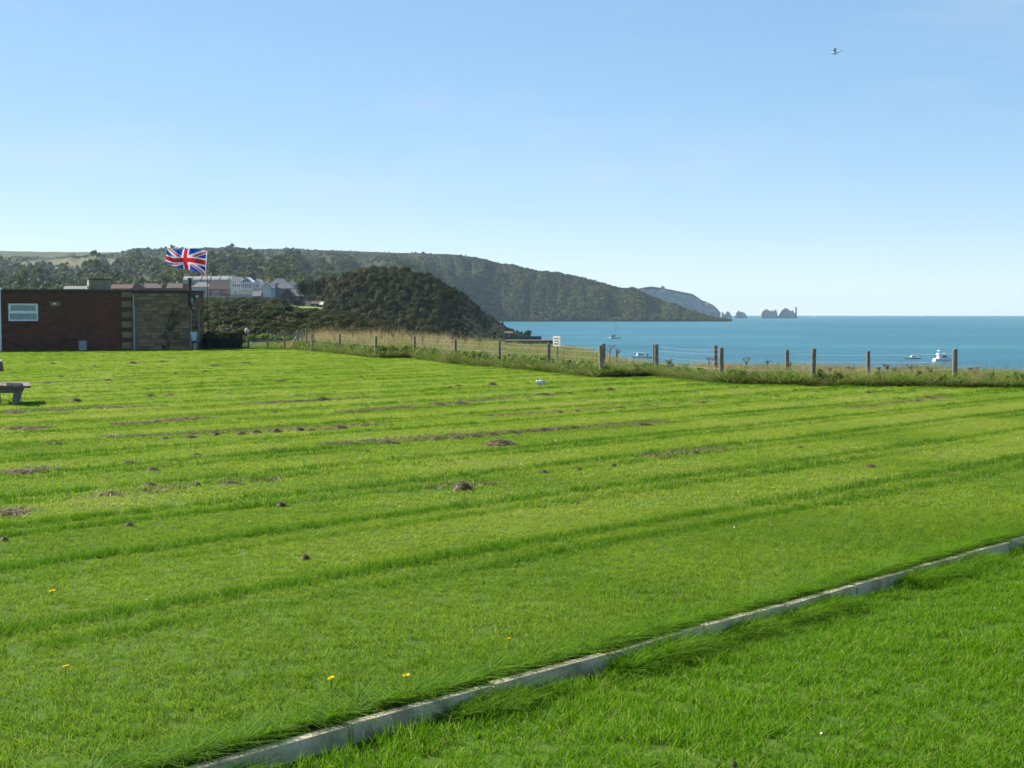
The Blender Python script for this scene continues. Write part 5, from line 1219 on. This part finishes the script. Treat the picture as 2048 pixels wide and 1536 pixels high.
def house(name, label, px0, px1, pyb, pye, pyr, Y, wall, roof, kind='side', depth=8.0, wins=None, over=0.4, yaw=0.0, cat='house', group=None, chimney=False, barge=None):
    """kind 'side': ridge runs along the front; 'gable': gable faces the camera; 'hip'; 'flat'"""
    k = Y/FPX; w = (px1 - px0)*k; c = at((px0 + px1)/2, pyb, Y)
    t = thing(name, label, cat, c, yaw, group)
    he = zpix(pye, Y) - c.z; hr = zpix(pyr, Y) - c.z
    b = MB().box(-w/2, w/2, 0, depth, -6, he)
    if kind == 'gable': b.add([(-w/2, 0.002, he), (w/2, 0.002, he), (0, 0.002, hr), (-w/2, depth, he), (w/2, depth, he), (0, depth, hr)], [(0, 1, 2), (4, 3, 5)])
    if kind == 'side': b.add([(-w/2, 0, he), (-w/2, depth, he), (-w/2, depth/2, hr), (w/2, 0, he), (w/2, depth, he), (w/2, depth/2, hr)], [(0, 1, 2), (4, 3, 5)])
    b.build('wall', M[wall], t)
    o, th = over, 0.25; r = MB()
    if kind == 'side':
        s = (hr - he)/(depth/2)
        for sg_, y0_ in ((1, -o), (-1, depth + o)):
            a = [(-w/2 - o, y0_, he - s*o), (w/2 + o, y0_, he - s*o), (w/2 + o, depth/2, hr), (-w/2 - o, depth/2, hr)]
            r.add(a + [(x, y, z + th) for x, y, z in a], [(0,1,2,3), (7,6,5,4), (0,1,5,4), (1,2,6,5), (2,3,7,6), (3,0,4,7)])
    elif kind == 'gable':
        s = (hr - he)/(w/2)
        for sg_ in (-1, 1):
            a = [(sg_*(w/2 + o), -o, he - s*o), (sg_*(w/2 + o), depth + o, he - s*o), (0, depth + o, hr), (0, -o, hr)]
            r.add(a + [(x, y, z + th) for x, y, z in a], [(0,1,2,3), (7,6,5,4), (0,1,5,4), (1,2,6,5), (2,3,7,6), (3,0,4,7)])
    elif kind == 'hip':
        i = min(w*0.3, depth/2); a = [(-w/2 - o, -o, he), (w/2 + o, -o, he), (w/2 + o, depth + o, he), (-w/2 - o, depth + o, he), (-w/2 + i, depth/2, hr), (w/2 - i, depth/2, hr)]
        r.add(a, [(0,1,5,4), (1,2,5), (2,3,4,5), (3,0,4), (3,2,1,0)])
    elif kind == 'flat': r.box(-w/2 - o, w/2 + o, -o, depth + o, he, he + min(0.35, 0.05*(zpix(pye, Y) - c.z) + 0.07))
    rf = r.build('roof', M[roof], t)
    if kind == 'gable' and barge:
        g = MB()
        for sg_ in (-1, 1):
            a = [(sg_*(w/2 + o), -o - 0.03, he - s*o - 0.25), (0, -o - 0.03, hr - 0.25), (0, -o - 0.03, hr + th + 0.05), (sg_*(w/2 + o), -o - 0.03, he - s*o + th + 0.05)]
            g.add(a + [(x, y - 0.08, z) for x, y, z in a], [(0,1,2,3), (7,6,5,4), (0,1,5,4), (1,2,6,5), (2,3,7,6), (3,0,4,7)])
        g.build('bargeboard', M[barge], rf)
    if chimney:
        MB().box(w*0.22, w*0.22 + 0.9, depth/2 - 0.4, depth/2 + 0.5, hr - 0.6, hr + 1.3).build('chimney', M['red_brick'], rf)
    for q in (wins or []): windows(t, q[0]*w - w/2, q[1]*w - w/2, q[2]*he, q[3]*he, q[4], q[5], q[6], q[7], frame=q[8] if len(q) > 8 else 'white')
    return t
# red tiled row seen over the flat roof
house('cottage', 'cream house end with grey roof peeping over the brick building, left of the roof housing', 128, 172, 590, 578, 572.5, 1040, 'render', 'grey_tile', 'side', 8)
house('cottage', 'red tiled house immediately right of the roof housing', 222, 264, 596, 577, 569, 1000, 'red_brick', 'red_tile', 'side', 9)
house('cottage', 'red tiled house with a gable facing the lawn, second right of the roof housing', 264, 290, 596, 577, 567, 985, 'red_brick', 'red_tile', 'gable', 9)
house('cottage', 'red tiled house with brown roof and windows, third right of the roof housing', 288, 322, 596, 576, 567, 990, 'red_brick', 'brown_tile', 'side', 9, [(0.1, 0.95, 0.4, 0.95, 4, 1, 1.3, 1.5)], chimney=True)
house('cottage', 'red brick house with pale gable just left of the flue pipe', 334, 368, 596, 576, 567, 980, 'red_brick', 'brown_tile', 'side', 9, [(0.1, 0.95, 0.4, 0.95, 3, 1, 1.3, 1.5)])
# long hotel with pale metal roof
HT = house('hotel', 'long red and cream building with a pale curved metal roof under the flag', 366, 463, 600, 567.5, 560, 940, 'red_brick', 'metal_roof', 'flat', 14, [(0.18, 0.5, 0.72, 0.98, 6, 1, 1.6, 1.6)], 0.2, cat='building')
k = 940/FPX; w = 97*k; he = zpix(567.5, 940) - HT.location.z; hr = zpix(553.5, 940) - HT.location.z
b = MB(); rings = []
for x_ in (-w/2, w/2):
    rings.append([(x_, -0.4 + 7.4*(1 - math.cos(q*math.pi/12)), he + 0.35 + (hr - he)*math.sin(q*math.pi/12)) for q in range(7)] + [(x_, 7.0, he + 0.2)])
b.loft(rings); CR = b.build('curved_roof', M['metal_roof'], HT)
for q in range(5):
    x_ = -w/2 + w*(0.18 + 0.19*q); m_ = MB()
    m_.loft([[(x_ + d_, -0.5 + 7.4*(1 - math.cos(j*math.pi/12)), he + 0.40 + (hr - he + 0.15)*math.sin(j*math.pi/12)) for j in range(7)] for d_ in (-0.25, 0.25)], 0, False)
    m_.build('roof_rib', M['slate'], CR)
for xa, xb in ((0.62, 0.98),):
    MB().box(-w/2 + w*(xa + 0.2)*0.85, -w/2 + w*(xb)*0.98 + 2, 6, 8, hr + 0.2, hr + 0.8).build('rooflight', M['white'], CR)
house('house', 'cream hip-roofed wing in front of the metal-roofed building', 384, 421, 600, 573.5, 564, 925, 'render', 'grey_tile', 'hip', 9, [(0.3, 0.95, 0.35, 0.95, 4, 2, 1.2, 1.3)])
house('house', 'red brick house with brown tiled roof between the flag and the white building', 419, 463, 600, 578, 562, 915, 'red_brick', 'brown_tile', 'side', 10, [(0.1, 0.5, 0.3, 0.95, 3, 2, 1.2, 1.3), (0.55, 0.95, 0.5, 0.95, 2, 1, 1.3, 1.5)])
# white building with glazed gable
house('house', 'white three-storey block with dark roof left of the glazed gable', 461, 482, 592, 564, 554, 900, 'white_render', 'slate', 'side', 12, [(0.2, 0.95, 0.55, 0.98, 4, 1, 1.1, 2.0), (0.3, 0.7, 0.1, 0.45, 1, 1, 1.3, 1.6)], 0.2, cat='building')
GG = house('house', 'white building with a tall glazed gable and balcony', 481, 505, 592, 565, 554.5, 893, 'white_render', 'white', 'gable', 14, [(0.06, 0.94, 0.52, 0.98, 6, 1, 0.85, 3.0)], 0.5, cat='building')
k = 893/FPX; w = 24*k; he = zpix(565, 893) - GG.location.z
g = MB()
for x_ in (-0.5, 0.5):
    g.add([(x_*0.3, -0.05, he + 0.3), (x_*w*0.8, -0.05, he + 0.3), (x_*0.3, -0.05, he + 2.5)], [(0, 1, 2)]); g.add([(x_*0.3, -0.02, he + 0.3), (x_*w*0.8, -0.02, he + 0.3), (x_*0.3, -0.02, he + 2.5)], [(2, 1, 0)])
g.build('gable_glazing', M['glass'], GG)
MB().box(-w*0.49, w*0.49, -1.2, -0.01, he*0.46, he*0.50).build('balcony', M['white'], GG)
house('house', 'white gabled house with one dark window right of the glazed gable', 504, 525, 592, 569, 558.5, 897, 'white_render', 'white', 'gable', 12, [(0.35, 0.75, 0.75, 1.0, 1, 1, 1.9, 1.7)], 0.5)
house('shop', 'low pale shop front with dark openings below the white building', 462, 506, 600, 590, 588, 880, 'concrete_pale', 'red_tile', 'flat', 5, [(0.15, 0.95, 0.1, 0.9, 6, 1, 1.2, 1.6)], 0.3, cat='shop')
house('house', 'small brick house with a sloping pale roof left of the timbered white house', 506, 521, 603, 592, 583, 862, 'red_brick', 'grey_tile', 'side', 7, [(0.3, 0.7, 0.1, 0.8, 1, 1, 1.1, 1.2)])
house('house', 'white timbered house with dark pointed roofs beside the orange turret', 519, 548, 592, 576.5, 567, 885, 'white_render', 'slate', 'side', 9, [(0.06, 0.7, 0.05, 0.95, 6, 2, 0.8, 1.5)], 0.6)
house('house', 'dark roofed gable with white edges in front of the timbered house', 521, 541, 584, 576, 566.5, 880, 'white_render', 'slate', 'gable', 6, None, 0.6, barge='white')
house('house', 'long dark slate roofed house right of the timbered house', 546, 588, 596, 577, 566, 890, 'grey_tile', 'slate', 'hip', 12)
house('house', 'distant slate roof on the rise behind the long dark roofs', 541, 576, 590, 567, 556.5, 960, 'dark_brick', 'slate', 'hip', 10)
house('house', 'farthest grey roof right of the distant slate roof', 574, 592, 590, 571, 561, 965, 'grey_tile', 'slate', 'hip', 8)
tu = at(537.5, 590, 905); TU = thing('turret', 'orange brick turret with a sharp pointed roof among the village roofs', 'turret', tu)
ht_ = zpix(569, 905) - tu.z; hp_ = zpix(555, 905) - tu.z
MB().cyl((0, 0, -4), (0, 0, ht_), 1.5, 1.5, 8).build('wall', M['red_brick'], TU)
MB().cyl((0, 0, ht_), (0, 0, hp_), 1.75, 0.05, 8).build('spire', plain('orange_tile', (0.42, 0.20, 0.11), 0.8, 0.15, 1), TU)
house('house', 'dark brick house with a gable facing the green', 562, 586, 614, 594, 578, 800, 'dark_brick', 'dark_brick', 'gable', 9, [(0.3, 0.7, 0.4, 0.95, 2, 1, 1.0, 1.2)], 0.4, barge='planter')
house('house', 'dark house with a sunlit pale roof at the edge of the green', 582, 606, 612, 592, 579, 806, 'dark_brick', 'grey_tile', 'side', 8, [(0.3, 0.8, 0.45, 0.95, 1, 1, 2.0, 1.6)])
house('shed', 'small brown hut with a red-brown roof on the green', 622, 640, 615, 608, 603, 742, 'dark_brick', 'brown_tile', 'side', 4, [(0.2, 0.8, 0.1, 0.8, 1, 1, 0.8, 0.8)], 0.2, cat='shed')
house('boundary_wall', 'pale garden wall under the red brick houses', 421, 462, 600, 593, 593, 868, 'concrete_pale', 'concrete_pale', 'flat', 0.5, None, 0.05, cat='wall')
house('cottage', 'tiny white cottage high on the left hillside above the field', 74, 82, 526, 522.5, 520, 2840, 'white_render', 'slate', 'side', 7)
house('cottage', 'tiny white cottage among trees below the pale field', 109, 116, 540, 537.3, 535, 2270, 'white_render', 'slate', 'side', 7)
house('beach_hut', 'low flat-roofed hut behind the grass left of the notice sign', 1012, 1110, 702, 683.2, 683, 150, 'concrete_hut', 'felt', 'flat', 4, [(0.06, 0.94, 0.58, 0.9, 7, 1, 0.42, 0.24, 'dark')], 0.12, cat='hut')
house('shed', 'small brick shed with a red roof at the foot of the wooded knoll', 1010, 1025, 676, 667, 663.5, 660, 'dark_brick', 'brown_tile', 'side', 4, [(0.2, 0.8, 0.3, 0.8, 1, 1, 0.8, 0.8)], 0.2, cat='shed')
sw = at(1052, 679, 600); SWL = thing('sea_wall', 'dark blue-green sea wall below the bush at the tip of the knoll', 'wall', (sw.x, 600, SEA_Z))
MB().box(-6.5, 6.5, 0, 1.2, -1, zpix(672.5, 600) - SEA_Z).build('wall', plain('tarred_wall', (0.05, 0.075, 0.085), 0.8, 0.2, 0.5), SWL); MB().box(-6.6, 9.5, -1.0, 0, -1, zpix(680, 600) - SEA_Z).build('apron', M['concrete_hut'], SWL)

# vehicles
def car(label, loc, yaw, paint, van=False, group=None):
    t = thing('van' if van else 'parked_car', label, 'van' if van else 'car', loc, yaw, group)
    L_, w = 4.2, 0.86
    pr = [(-2.1, 0.35), (-2.1, 0.85), (-1.95, 0.98), (1.0, 0.95), (1.95, 0.80), (2.1, 0.6), (2.1, 0.35)] if not van else [(-2.3, 0.4), (-2.3, 2.0), (1.2, 2.0), (1.75, 1.25), (2.3, 1.05), (2.3, 0.4)]
    MB().loft([[(x, y, z) for x, z in pr] for y in (-w, w)]).build('body', M[paint], t)
    if not van:
        gl = [(-1.75, 0.97), (-1.3, 1.40), (0.2, 1.42), (0.95, 0.95)]
        MB().loft([[(x, y, z) for x, z in gl] for y in (-w + 0.08, w - 0.08)]).build('windows', M['glass'], t)
        MB().loft([[(-1.32, y, 1.39), (-1.25, y, 1.46), (0.12, y, 1.47), (0.22, y, 1.405)] for y in (-w + 0.1, w - 0.1)]).build('roof', M[paint], t)
    else:
        for s_ in (-1, 1): MB().box(0.4, 1.2, s_*w - 0.01, s_*w + 0.01, 1.3, 1.8).build('window', M['glass'], t)
        MB().loft([[(1.27, y, 1.92), (1.74, y, 1.3), (1.77, y, 1.3), (1.3, y, 1.92)] for y in (-w + 0.12, w - 0.12)]).build('windscreen', M['glass'], t)
    for x_ in (-1.3, 1.3):
        for s_ in (-1, 1):
            wh = MB().cyl((x_, s_*(w - 0.16), 0.32), (x_, s_*(w + 0.02), 0.32), 0.32, 0.32, 12).build('wheel', M['tyre'], t)
            MB().cyl((x_, s_*(w + 0.02), 0.32), (x_, s_*(w + 0.03), 0.32), 0.18, 0.18, 8).build('rim', M['alloy'], wh)
    return t
for px, py, Y, yaw, pt, lab in [(428, 598, 852, 0.2, 'car_silver', 'silver car parked below the pale garden wall, leftmost of the village cars'), (442, 597, 850, 2.9, 'car_white', 'white car parked below the pale garden wall'),
                                (456, 598, 846, 0.1, 'car_dark', 'dark car parked between the white cars in the village'), (470, 600, 838, 0.3, 'car_white', 'bright white car nearest the shop front'),
                                (430, 586, 900, 0.0, 'car_silver', 'silver car parked higher up in front of the red brick house')]:
    car(lab, at(px, py, Y), yaw, pt, False, 'cars parked in the village')
car('white van parked at the edge of the village green', at(646, 611, 738), 2.2, 'car_white', True)
for px, Y, yaw, pt, lab in [(540, 140, 0.1, 'car_silver', 'silver car roof showing left of the fence corner, behind the wire'), (563, 136, 3.0, 'car_blue', 'blue car half hidden by the fence left of the corner post'),
                            (588, 140, 0.15, 'car_silver', 'silver car half hidden behind the fence corner posts'), (648, 138, 0.0, 'car_white', 'white car roof just above the pale grass right of the corner'),
                            (712, 138, 3.1, 'car_silver', 'silver car roof in the tall grass left of the dried umbels'), (790, 137, 0.1, 'car_silver', 'silver car roof in the tall grass right of the dried umbels')]:
    x_ = xpix(px, Y); car(lab, (x_, Y, max(float(cliff_z(np.array([float(px)]), np.array([float(Y)]))[0]) + 0.0, -2.35)), yaw, pt, False, 'cars half hidden behind the tall grass')

# ------------------------------------------------------------------ trees and bushes one can tell apart
tree_m = [crown_mesh('tree_crown', 400 + k, 1500, 0.075, M['wood_leaf'], 13, 1.0, 1.15) for k in range(4)]
bush_m = [crown_mesh('bush_crown', 420 + k, 1500, 0.07, M['shrub_leaf'], 12, 1.0, 0.85) for k in range(5)]
for px, top, Y, r_, lab in [(606, 556, 790, 3.6, 'dark tree right behind the dark house with the pale roof'), (622, 552, 800, 3.8, 'rounded tree second right of the dark house'), (636, 556, 780, 3.4, 'small dark tree behind the brown hut'),
                            (650, 548, 790, 4.0, 'tall tree behind the white van'), (664, 545, 770, 4.2, 'broad tree where the wooded knoll begins'), (672, 575, 735, 3.6, 'low tree overhanging the right end of the green')]:
    zb = zpix(613, Y); ht = zpix(top, Y) - zb
    t = plant('tree', lab, 'tree', (xpix(px, Y), Y, zb), tree_m[int(px) % 4], r_, ht*0.86, 'trees beside the village green', TR[int(px) % 3], ht*0.12)
for px, Y, ht, lab in [(465, 3180, 15, 'tree clump standing up on the skyline right of the flag'), (456, 3180, 9, 'smaller pointed tree on the skyline beside the clump'), (848, 3245, 8, 'lone small tree on the skyline above the knoll')]:
    zb = float(hill_z(np.array([float(px)]), np.array([float(Y)]))[0]); plant('tree', lab, 'tree', (xpix(px, Y), Y, zb - ht*0.15), tree_m[px % 4], ht*0.5, ht*0.95, None, TR[0], -ht*0.12)
rows = [(205, 410, 640, 11, 2.7, 2.1, 'nearest row'), (255, 415, 700, 12, 3.4, 2.6, 'second row'), (310, 425, 690, 11, 3.8, 2.9, 'third row'), (385, 425, 690, 11, 4.0, 3.3, 'fourth row'), (470, 422, 590, 9, 3.6, 3.4, 'fifth row'), (590, 425, 572, 9, 3.0, 3.6, 'sixth row'), (690, 420, 552, 9, 2.4, 3.4, 'farthest row')]
feats = [(412, 'the stone wing'), (440, 'the red brick house'), (472, 'the white three-storey block'), (493, 'the glazed gable'), (514, 'the small white gable'), (532, 'the orange turret'), (552, 'the timbered house'), (575, 'the dark gabled house'), (595, 'the sunlit grey roof'), (630, 'the brown hut'), (650, 'the white van'), (680, 'the end of the knoll')]
used = set()
for (Y, pa, pb, n, ht, r_, rn) in rows:
    for j in range(n):
        px = pa + (pb - pa)*(j + R.uniform(0.2, 0.8))/n; y_ = Y*R.uniform(0.95, 1.06); h_ = ht*R.uniform(0.8, 1.15)
        if px > 575:
            if Y > 400: continue
            h_ *= 0.8 if Y < 350 else 0.5
        zb = float(valley_z(np.array([px]), np.array([y_]))[0]); ft = min(feats, key=lambda f_: abs(f_[0] - px))
        lab = 'olive green bush on the bank below %s, %s' % (ft[1], rn)
        if lab in used: lab = lab.replace('olive green bush', 'olive green bush further right')
        if lab in used: lab = lab.replace('further right', 'furthest right')
        used.add(lab)
        plant('bush', lab, 'bush', (xpix(px, y_), y_, zb - 0.2), bush_m[R.randrange(5)], r_*R.uniform(0.8, 1.2), h_, 'bushes on the bank below the village')
v = at(1056, 679, 604); plant('bush', 'round bush alone above the sea wall at the tip of the knoll', 'bush', (v.x, 604, zpix(676, 604)), bush_m[1], 2.6, zpix(659, 604) - zpix(676, 604), None)
# bushes on the grass edge of the fence corner, nettles
nett = crown_mesh('nettle_clump', 450, 600, 0.10, M['rough_green'], 10, 1.0, 0.9)
for px, Y, r_, h_ in [(505, 89.3, 0.55, 0.55), (528, 89.0, 0.6, 0.65), (552, 88.6, 0.6, 0.5), (580, 88.4, 0.5, 0.5)]:
    plant('nettle_clump', 'bright green nettle clump at the far fence, %s from the left' % _ord[[505, 528, 552, 580].index(px)], 'weeds', (xpix(px, Y), Y, zg(Y)), nett, r_, h_, 'nettle clumps by the far fence')

# dried umbels and docks
def umbel(label, px, top, Y, kind=0, group='dried stalks in the rough grass', sc=1.0):
    zb = float(cliff_z(np.array([float(px)]), np.array([float(Y)]))[0]); H_ = zpix(top, Y) - zb
    t = thing('dried_umbel' if kind == 0 else 'dock_plant', label, 'dried plant', (xpix(px, Y), Y, zb), R.uniform(0, 6), group)
    rg = random.Random(px); mt = M['weed']
    st = MB().cyl((0, 0, -0.1), (0.03, 0.02, H_*0.82), 0.016, 0.010, 6)
    hd = MB()
    for j in range(5 if kind == 0 else 4):
        a = j*1.3 + rg.random(); rr_ = (0.10 + 0.2*rg.random())*sc; zt_ = H_*(0.86 + 0.14*rg.random()); z0_ = H_*(0.55 + 0.25*rg.random())
        e = Vector((math.cos(a)*rr_, math.sin(a)*rr_, zt_)); st.cyl((0.02, 0.015, z0_), e, 0.009, 0.006, 5)
        if kind == 0:
            for q in range(12):
                d = Vector((rg.uniform(-1, 1), rg.uniform(-1, 1), rg.uniform(0.1, 0.9)))*0.11*sc; st.cyl(e, e + d, 0.004, 0.003, 3)
                hd.add([e + d + Vector((-0.02, 0, 0)), e + d + Vector((0, -0.02, 0.012)), e + d + Vector((0.02, 0, 0)), e + d + Vector((0, 0.02, 0.012))], [(0, 1, 2, 3)])
        else:
            for q in range(40):
                f = rg.random(); c = Vector((0.02, 0.015, z0_)).lerp(e, f) + Vector((rg.gauss(0, 0.025), rg.gauss(0, 0.025), 0))
                hd.add([c + Vector((-0.016, 0, 0)), c + Vector((0, -0.016, 0.016)), c + Vector((0.016, 0, 0.0)), c + Vector((0, 0.016, 0.016))], [(0, 1, 2, 3)])
    st.build('stalk', M['weed'], t); hd.build('seed_head', M['weed'], t); return t
umbel('tallest dried umbel rising over the pale grass right of the fence corner', 742, 643, 78, 0, sc=1.1)
umbel('bushy brown umbel just left of the tallest one', 669, 657, 80, 0, sc=1.3)
umbel('wide brown umbel just right of the tallest one', 762, 656, 77, 0, sc=1.3)
umbel('thin dried umbel left of the tallest one', 705, 653, 79, 0, sc=0.7)
umbel('red-brown dock plant just right of the leaning post', 1219, 684, 50.2, 1, sc=1.2)
umbel('dried dock plant below the low orange and white day boat', 1822, 727, 44.5, 1, sc=0.9)
umbel('dried dock beside the corner post on the right', 1862, 729, 43.4, 1, sc=0.9)
TH = sorted([(785, 662, 78), (822, 664, 76), (806, 665, 77), (845, 668, 74), (874, 670, 74), (905, 672, 72), (930, 671, 70), (960, 676, 70), (1340, 716, 51), (1420, 717, 51), (1495, 716, 50), (1535, 718, 50), (1580, 722, 49), (1660, 734, 47), (1705, 735, 46), (1760, 732, 46), (1775, 728, 46), (1790, 735, 46), (1950, 735, 43.5), (1235, 696, 52)])
LEFT_ = [t_ for t_ in TH if t_[0] < 1100]; RIGHT_ = [t_ for t_ in TH if t_[0] >= 1100]
for side, nm in ((LEFT_, 'left of the sign'), (RIGHT_, 'right of the sign')):
    for q, (px, top, Y) in enumerate(side):
        umbel('thin dried stalk, %s from the left among those %s' % ((_ord + ['thirteenth', 'fourteenth'])[q], nm), px, top, Y, R.choice((0, 1)), 'thin dried stalks in the rough grass', 0.55)

# ------------------------------------------------------------------ grass clippings on the lawn
def clip_mesh(seed, n=420):
    rg = np.random.default_rng(seed); V = []; F = []
    for k in range(n):
        a = rg.random()*2*math.pi; r = rg.random()**0.75; x, y = r*math.cos(a), r*math.sin(a)
        bump = 0.75 + 0.5*float(fnoise(np.array(x*2.5 + seed*3), np.array(y*2.5 + 7), 2))
        z = max(0.0, (1 - r*r)**0.75*bump)*(0.6 + 0.4*rg.random()) 
        d = rg.random()*2*math.pi; tl = rg.normal()*0.30; L_ = 0.07 + 0.10*rg.random(); w_ = 0.014 + 0.022*rg.random()
        ux, uy = math.cos(d), math.sin(d); o = len(V)
        V += [(x - ux*L_, y - uy*L_, z - tl*L_), (x + uy*w_, y - ux*w_, z + w_), (x + ux*L_, y + uy*L_, z + tl*L_), (x - uy*w_, y + ux*w_, z + w_*0.3)]
        F.append((o, o+1, o+2, o+3))
    o = len(V)                                   # the dense heart of the heap
    nr, na_ = 5, 14
    for i in range(nr):
        for j in range(na_):
            rr_ = i/(nr-1); a = 2*math.pi*j/na_; hh = (1 - rr_**2)**0.75*0.78*(0.75 + 0.5*float(fnoise(np.array(rr_*math.cos(a)*2.5 + seed*3), np.array(rr_*math.sin(a)*2.5 + 7), 2)))
            V.append((0.92*rr_*math.cos(a), 0.92*rr_*math.sin(a), hh - (0.12 if i == nr-1 else 0)))
    for i in range(nr-1):
        for j in range(na_): F.append((o + i*na_ + j, o + i*na_ + (j+1) % na_, o + (i+1)*na_ + (j+1) % na_, o + (i+1)*na_ + j))
    return npmesh('clipping_heap', V, F, M['clipping'])
CLM = [clip_mesh(500 + k) for k in range(6)]
for (px, py, w_, h_, lab), (gx, gy, a_, b_, hh, _w) in zip(HEAPS, HG):
    o = link('grass_clippings', CLM[R.randrange(6)])
    o.location = (gx, gy, float(lawn_z(gx, gy)) + 0.006); o.scale = (a_, b_, hh); o.rotation_euler = (0, 0, KA*0.5 if w_ > 30 else 0)
    sm_ = lab.startswith('small flat'); tag(o, lab, 'grass clippings', 'small clumps of clippings along the mown swaths' if sm_ else 'heaps and rows of grass clippings')
# crumbs of clippings nobody could count, strewn along the windrows
crumb = proto_collection('crumbs', [tuft_mesh('crumb_%d' % k, 16, 0.10, 0.018, 0.010, [M['clipping'], M['thatch']], 0.2, 3.0, 600+k, 2, 1.0) for k in range(4)])
pts = []
for (a, b_, n) in [((200, 877), (760, 851), 260), ((640, 893), (1170, 856), 330), ((0, 826), (330, 812), 200), ((460, 811), (740, 796), 240), ((670, 827), (1120, 788), 300), ((230, 852), (420, 837), 160), ((0, 860), (100, 856), 60), ((1000, 833), (1420, 804), 150), ((1700, 818), (1900, 793), 220), ((0, 950), (110, 938), 50), ((1180, 856), (1340, 845), 90), ((60, 768), (330, 755), 90), ((150, 738), (340, 722), 80), ((380, 736), (500, 725), 60), ((0, 1035), (60, 1020), 22), ((180, 995), (560, 960), 40), ((860, 980), (990, 968), 16), ((1280, 918), (1450, 897), 60)]:
    for _ in range(n):
        f = R.random(); q = ground(a[0] + (b_[0]-a[0])*f + R.gauss(0, 4), a[1] + (b_[1]-a[1])*f); s_, p_ = sp(q.x, q.y)
        dp = R.gauss(0, 0.14); x_, y_ = q.x + dp*KN[0], q.y + dp*KN[1]; pts.append((x_, y_, float(lawn_z(x_, y_)) + 0.022))
for _ in range(900):
    x_, y_ = area_pts(14, 80, 0.2, 0.4); 
    break
k = (y_ < fenceY(px_of(x_, y_)) - 0.5); x_, y_ = x_[k][:1500], y_[k][:1500]
k = ~((px_of(x_, y_) < 425) & (y_ > 83)); x_, y_ = x_[k], y_[k]
PTS = np.concatenate([np.array(pts), np.stack([x_, y_, lawn_z(x_, y_) + 0.015], -1)])
n = len(PTS); s_ = NR.uniform(0.5, 1.5, n)
scatter('clipping_crumbs', PTS, rotz(n), np.stack([s_, s_, NR.uniform(0.8, 2.0, n)], -1), NR.integers(0, 4, n), crumb)

# ------------------------------------------------------------------ dandelions, daisies
def petals(n, r, cz, tilt, seed, w=0.22):
    rg = random.Random(seed); b = MB()
    for k in range(n):
        a = 2*math.pi*k/n*3.7 + rg.uniform(-.2, .2); q = r*(0.55 + 0.45*((k*37) % 100)/100); ti = tilt*(1 - q/r)*2 + 0.12; ca, sa = math.cos(a), math.sin(a)
        e = Vector((ca*q, sa*q, cz + q*ti)); s = Vector((-sa, ca, 0))*q*w
        b.add([Vector((0, 0, cz)), e*0.7 + Vector((0, 0, cz*0.3)) + s, e, e*0.7 + Vector((0, 0, cz*0.3)) - s], [(0, 1, 2, 3)])
    return b
DM = petals(46, 0.022, 0.0, 0.9, 1).mesh('flower_head', M['dandelion'])
for px, py, hh, sc, lab in [(105, 1193, 0.05, 1.1, 'dandelion on its own near the left edge, the higher of the two there'), (132, 1351, 0.05, 1.0, 'dandelion on its own near the left edge, the lower of the two there'), (663, 1378, 0.055, 0.95, 'left dandelion of the pair above the kerb'), (813, 1375, 0.06, 1.1, 'right dandelion of the pair, closest to the kerb'),
                            (1162, 1024, 0.05, 1.0, 'larger dandelion of the close pair in mid lawn'), (1179, 1026, 0.045, 0.8, 'smaller dandelion of the close pair in mid lawn'), (1018, 1291, 0.05, 0.6, 'small dandelion at the edge of the kerb, right of the pair'), (1548, 980, 0.05, 0.9, 'faint dandelion on the right of the lawn'), (1624, 962, 0.05, 0.8, 'faint dandelion on the right of the lawn furthest from the kerb'), (499, 1048, 0.045, 0.8, 'tiny dandelion on the left of the lawn above the higher one'), (388, 902, 0.05, 0.9, 'farthest tiny dandelion, near the clipping rows on the left')]:
    g = ground(px, py + 6); t = thing('dandelion', 'yellow ' + lab, 'dandelion', (g.x, g.y, float(lawn_z(g.x, g.y))), R.uniform(0, 6), 'dandelions in the lawn')
    h = link('flower_head', DM, t); h.location = (0, 0, hh); h.scale = (sc, sc, sc*1.1); h.rotation_euler = (R.uniform(-.2, .2), R.uniform(-.3, .1), 0)
    MB().cyl((0.004, 0, -0.01), (0, 0, hh), 0.0022, 0.0018, 6).build('stem', M['stem'], t)
dz = proto_collection('daisies', [petals(14, 0.010, 0.035, 0.2, 7, 0.35).mesh('daisy_0', M['daisy']), petals(12, 0.009, 0.03, 0.4, 8, 0.35).mesh('daisy_1', M['daisy'])])
x_, y_ = area_pts(5, 40, 0.22, 0.4); s_, p_ = sp(x_, y_); k = (np.abs(p_) > 0.1) & (y_ < fenceY(px_of(x_, y_)) - 1); x_, y_ = x_[k], y_[k]; n = len(x_)
sc_ = NR.uniform(0.6, 1.2, n)*np.clip(y_/16, 0.8, 1.6)
scatter('white_clover_flowers', np.stack([x_, y_, lawn_z(x_, y_)], -1), rotz(n, 0.3), np.stack([sc_]*3, -1), NR.integers(0, 2, n), dz)
# ------------------------------------------------------------------ sea air
hb = MB().box(-17500, 17500, -17500, 17500, -60, 190)
hm = bpy.data.materials.new('sea_air'); hm.use_nodes = True
hn = hm.node_tree.nodes; hn.remove(hn['Principled BSDF'])
pv = hn.new('ShaderNodeVolumePrincipled'); pv.inputs['Color'].default_value = (0.62, 0.84, 1.0, 1)
pv.inputs['Density'].default_value = 0.000040; pv.inputs['Anisotropy'].default_value = 0.0
hm.node_tree.links.new(pv.outputs[0], hn['Material Output'].inputs['Volume'])
tag(hb.build('haze', hm), kind='stuff')
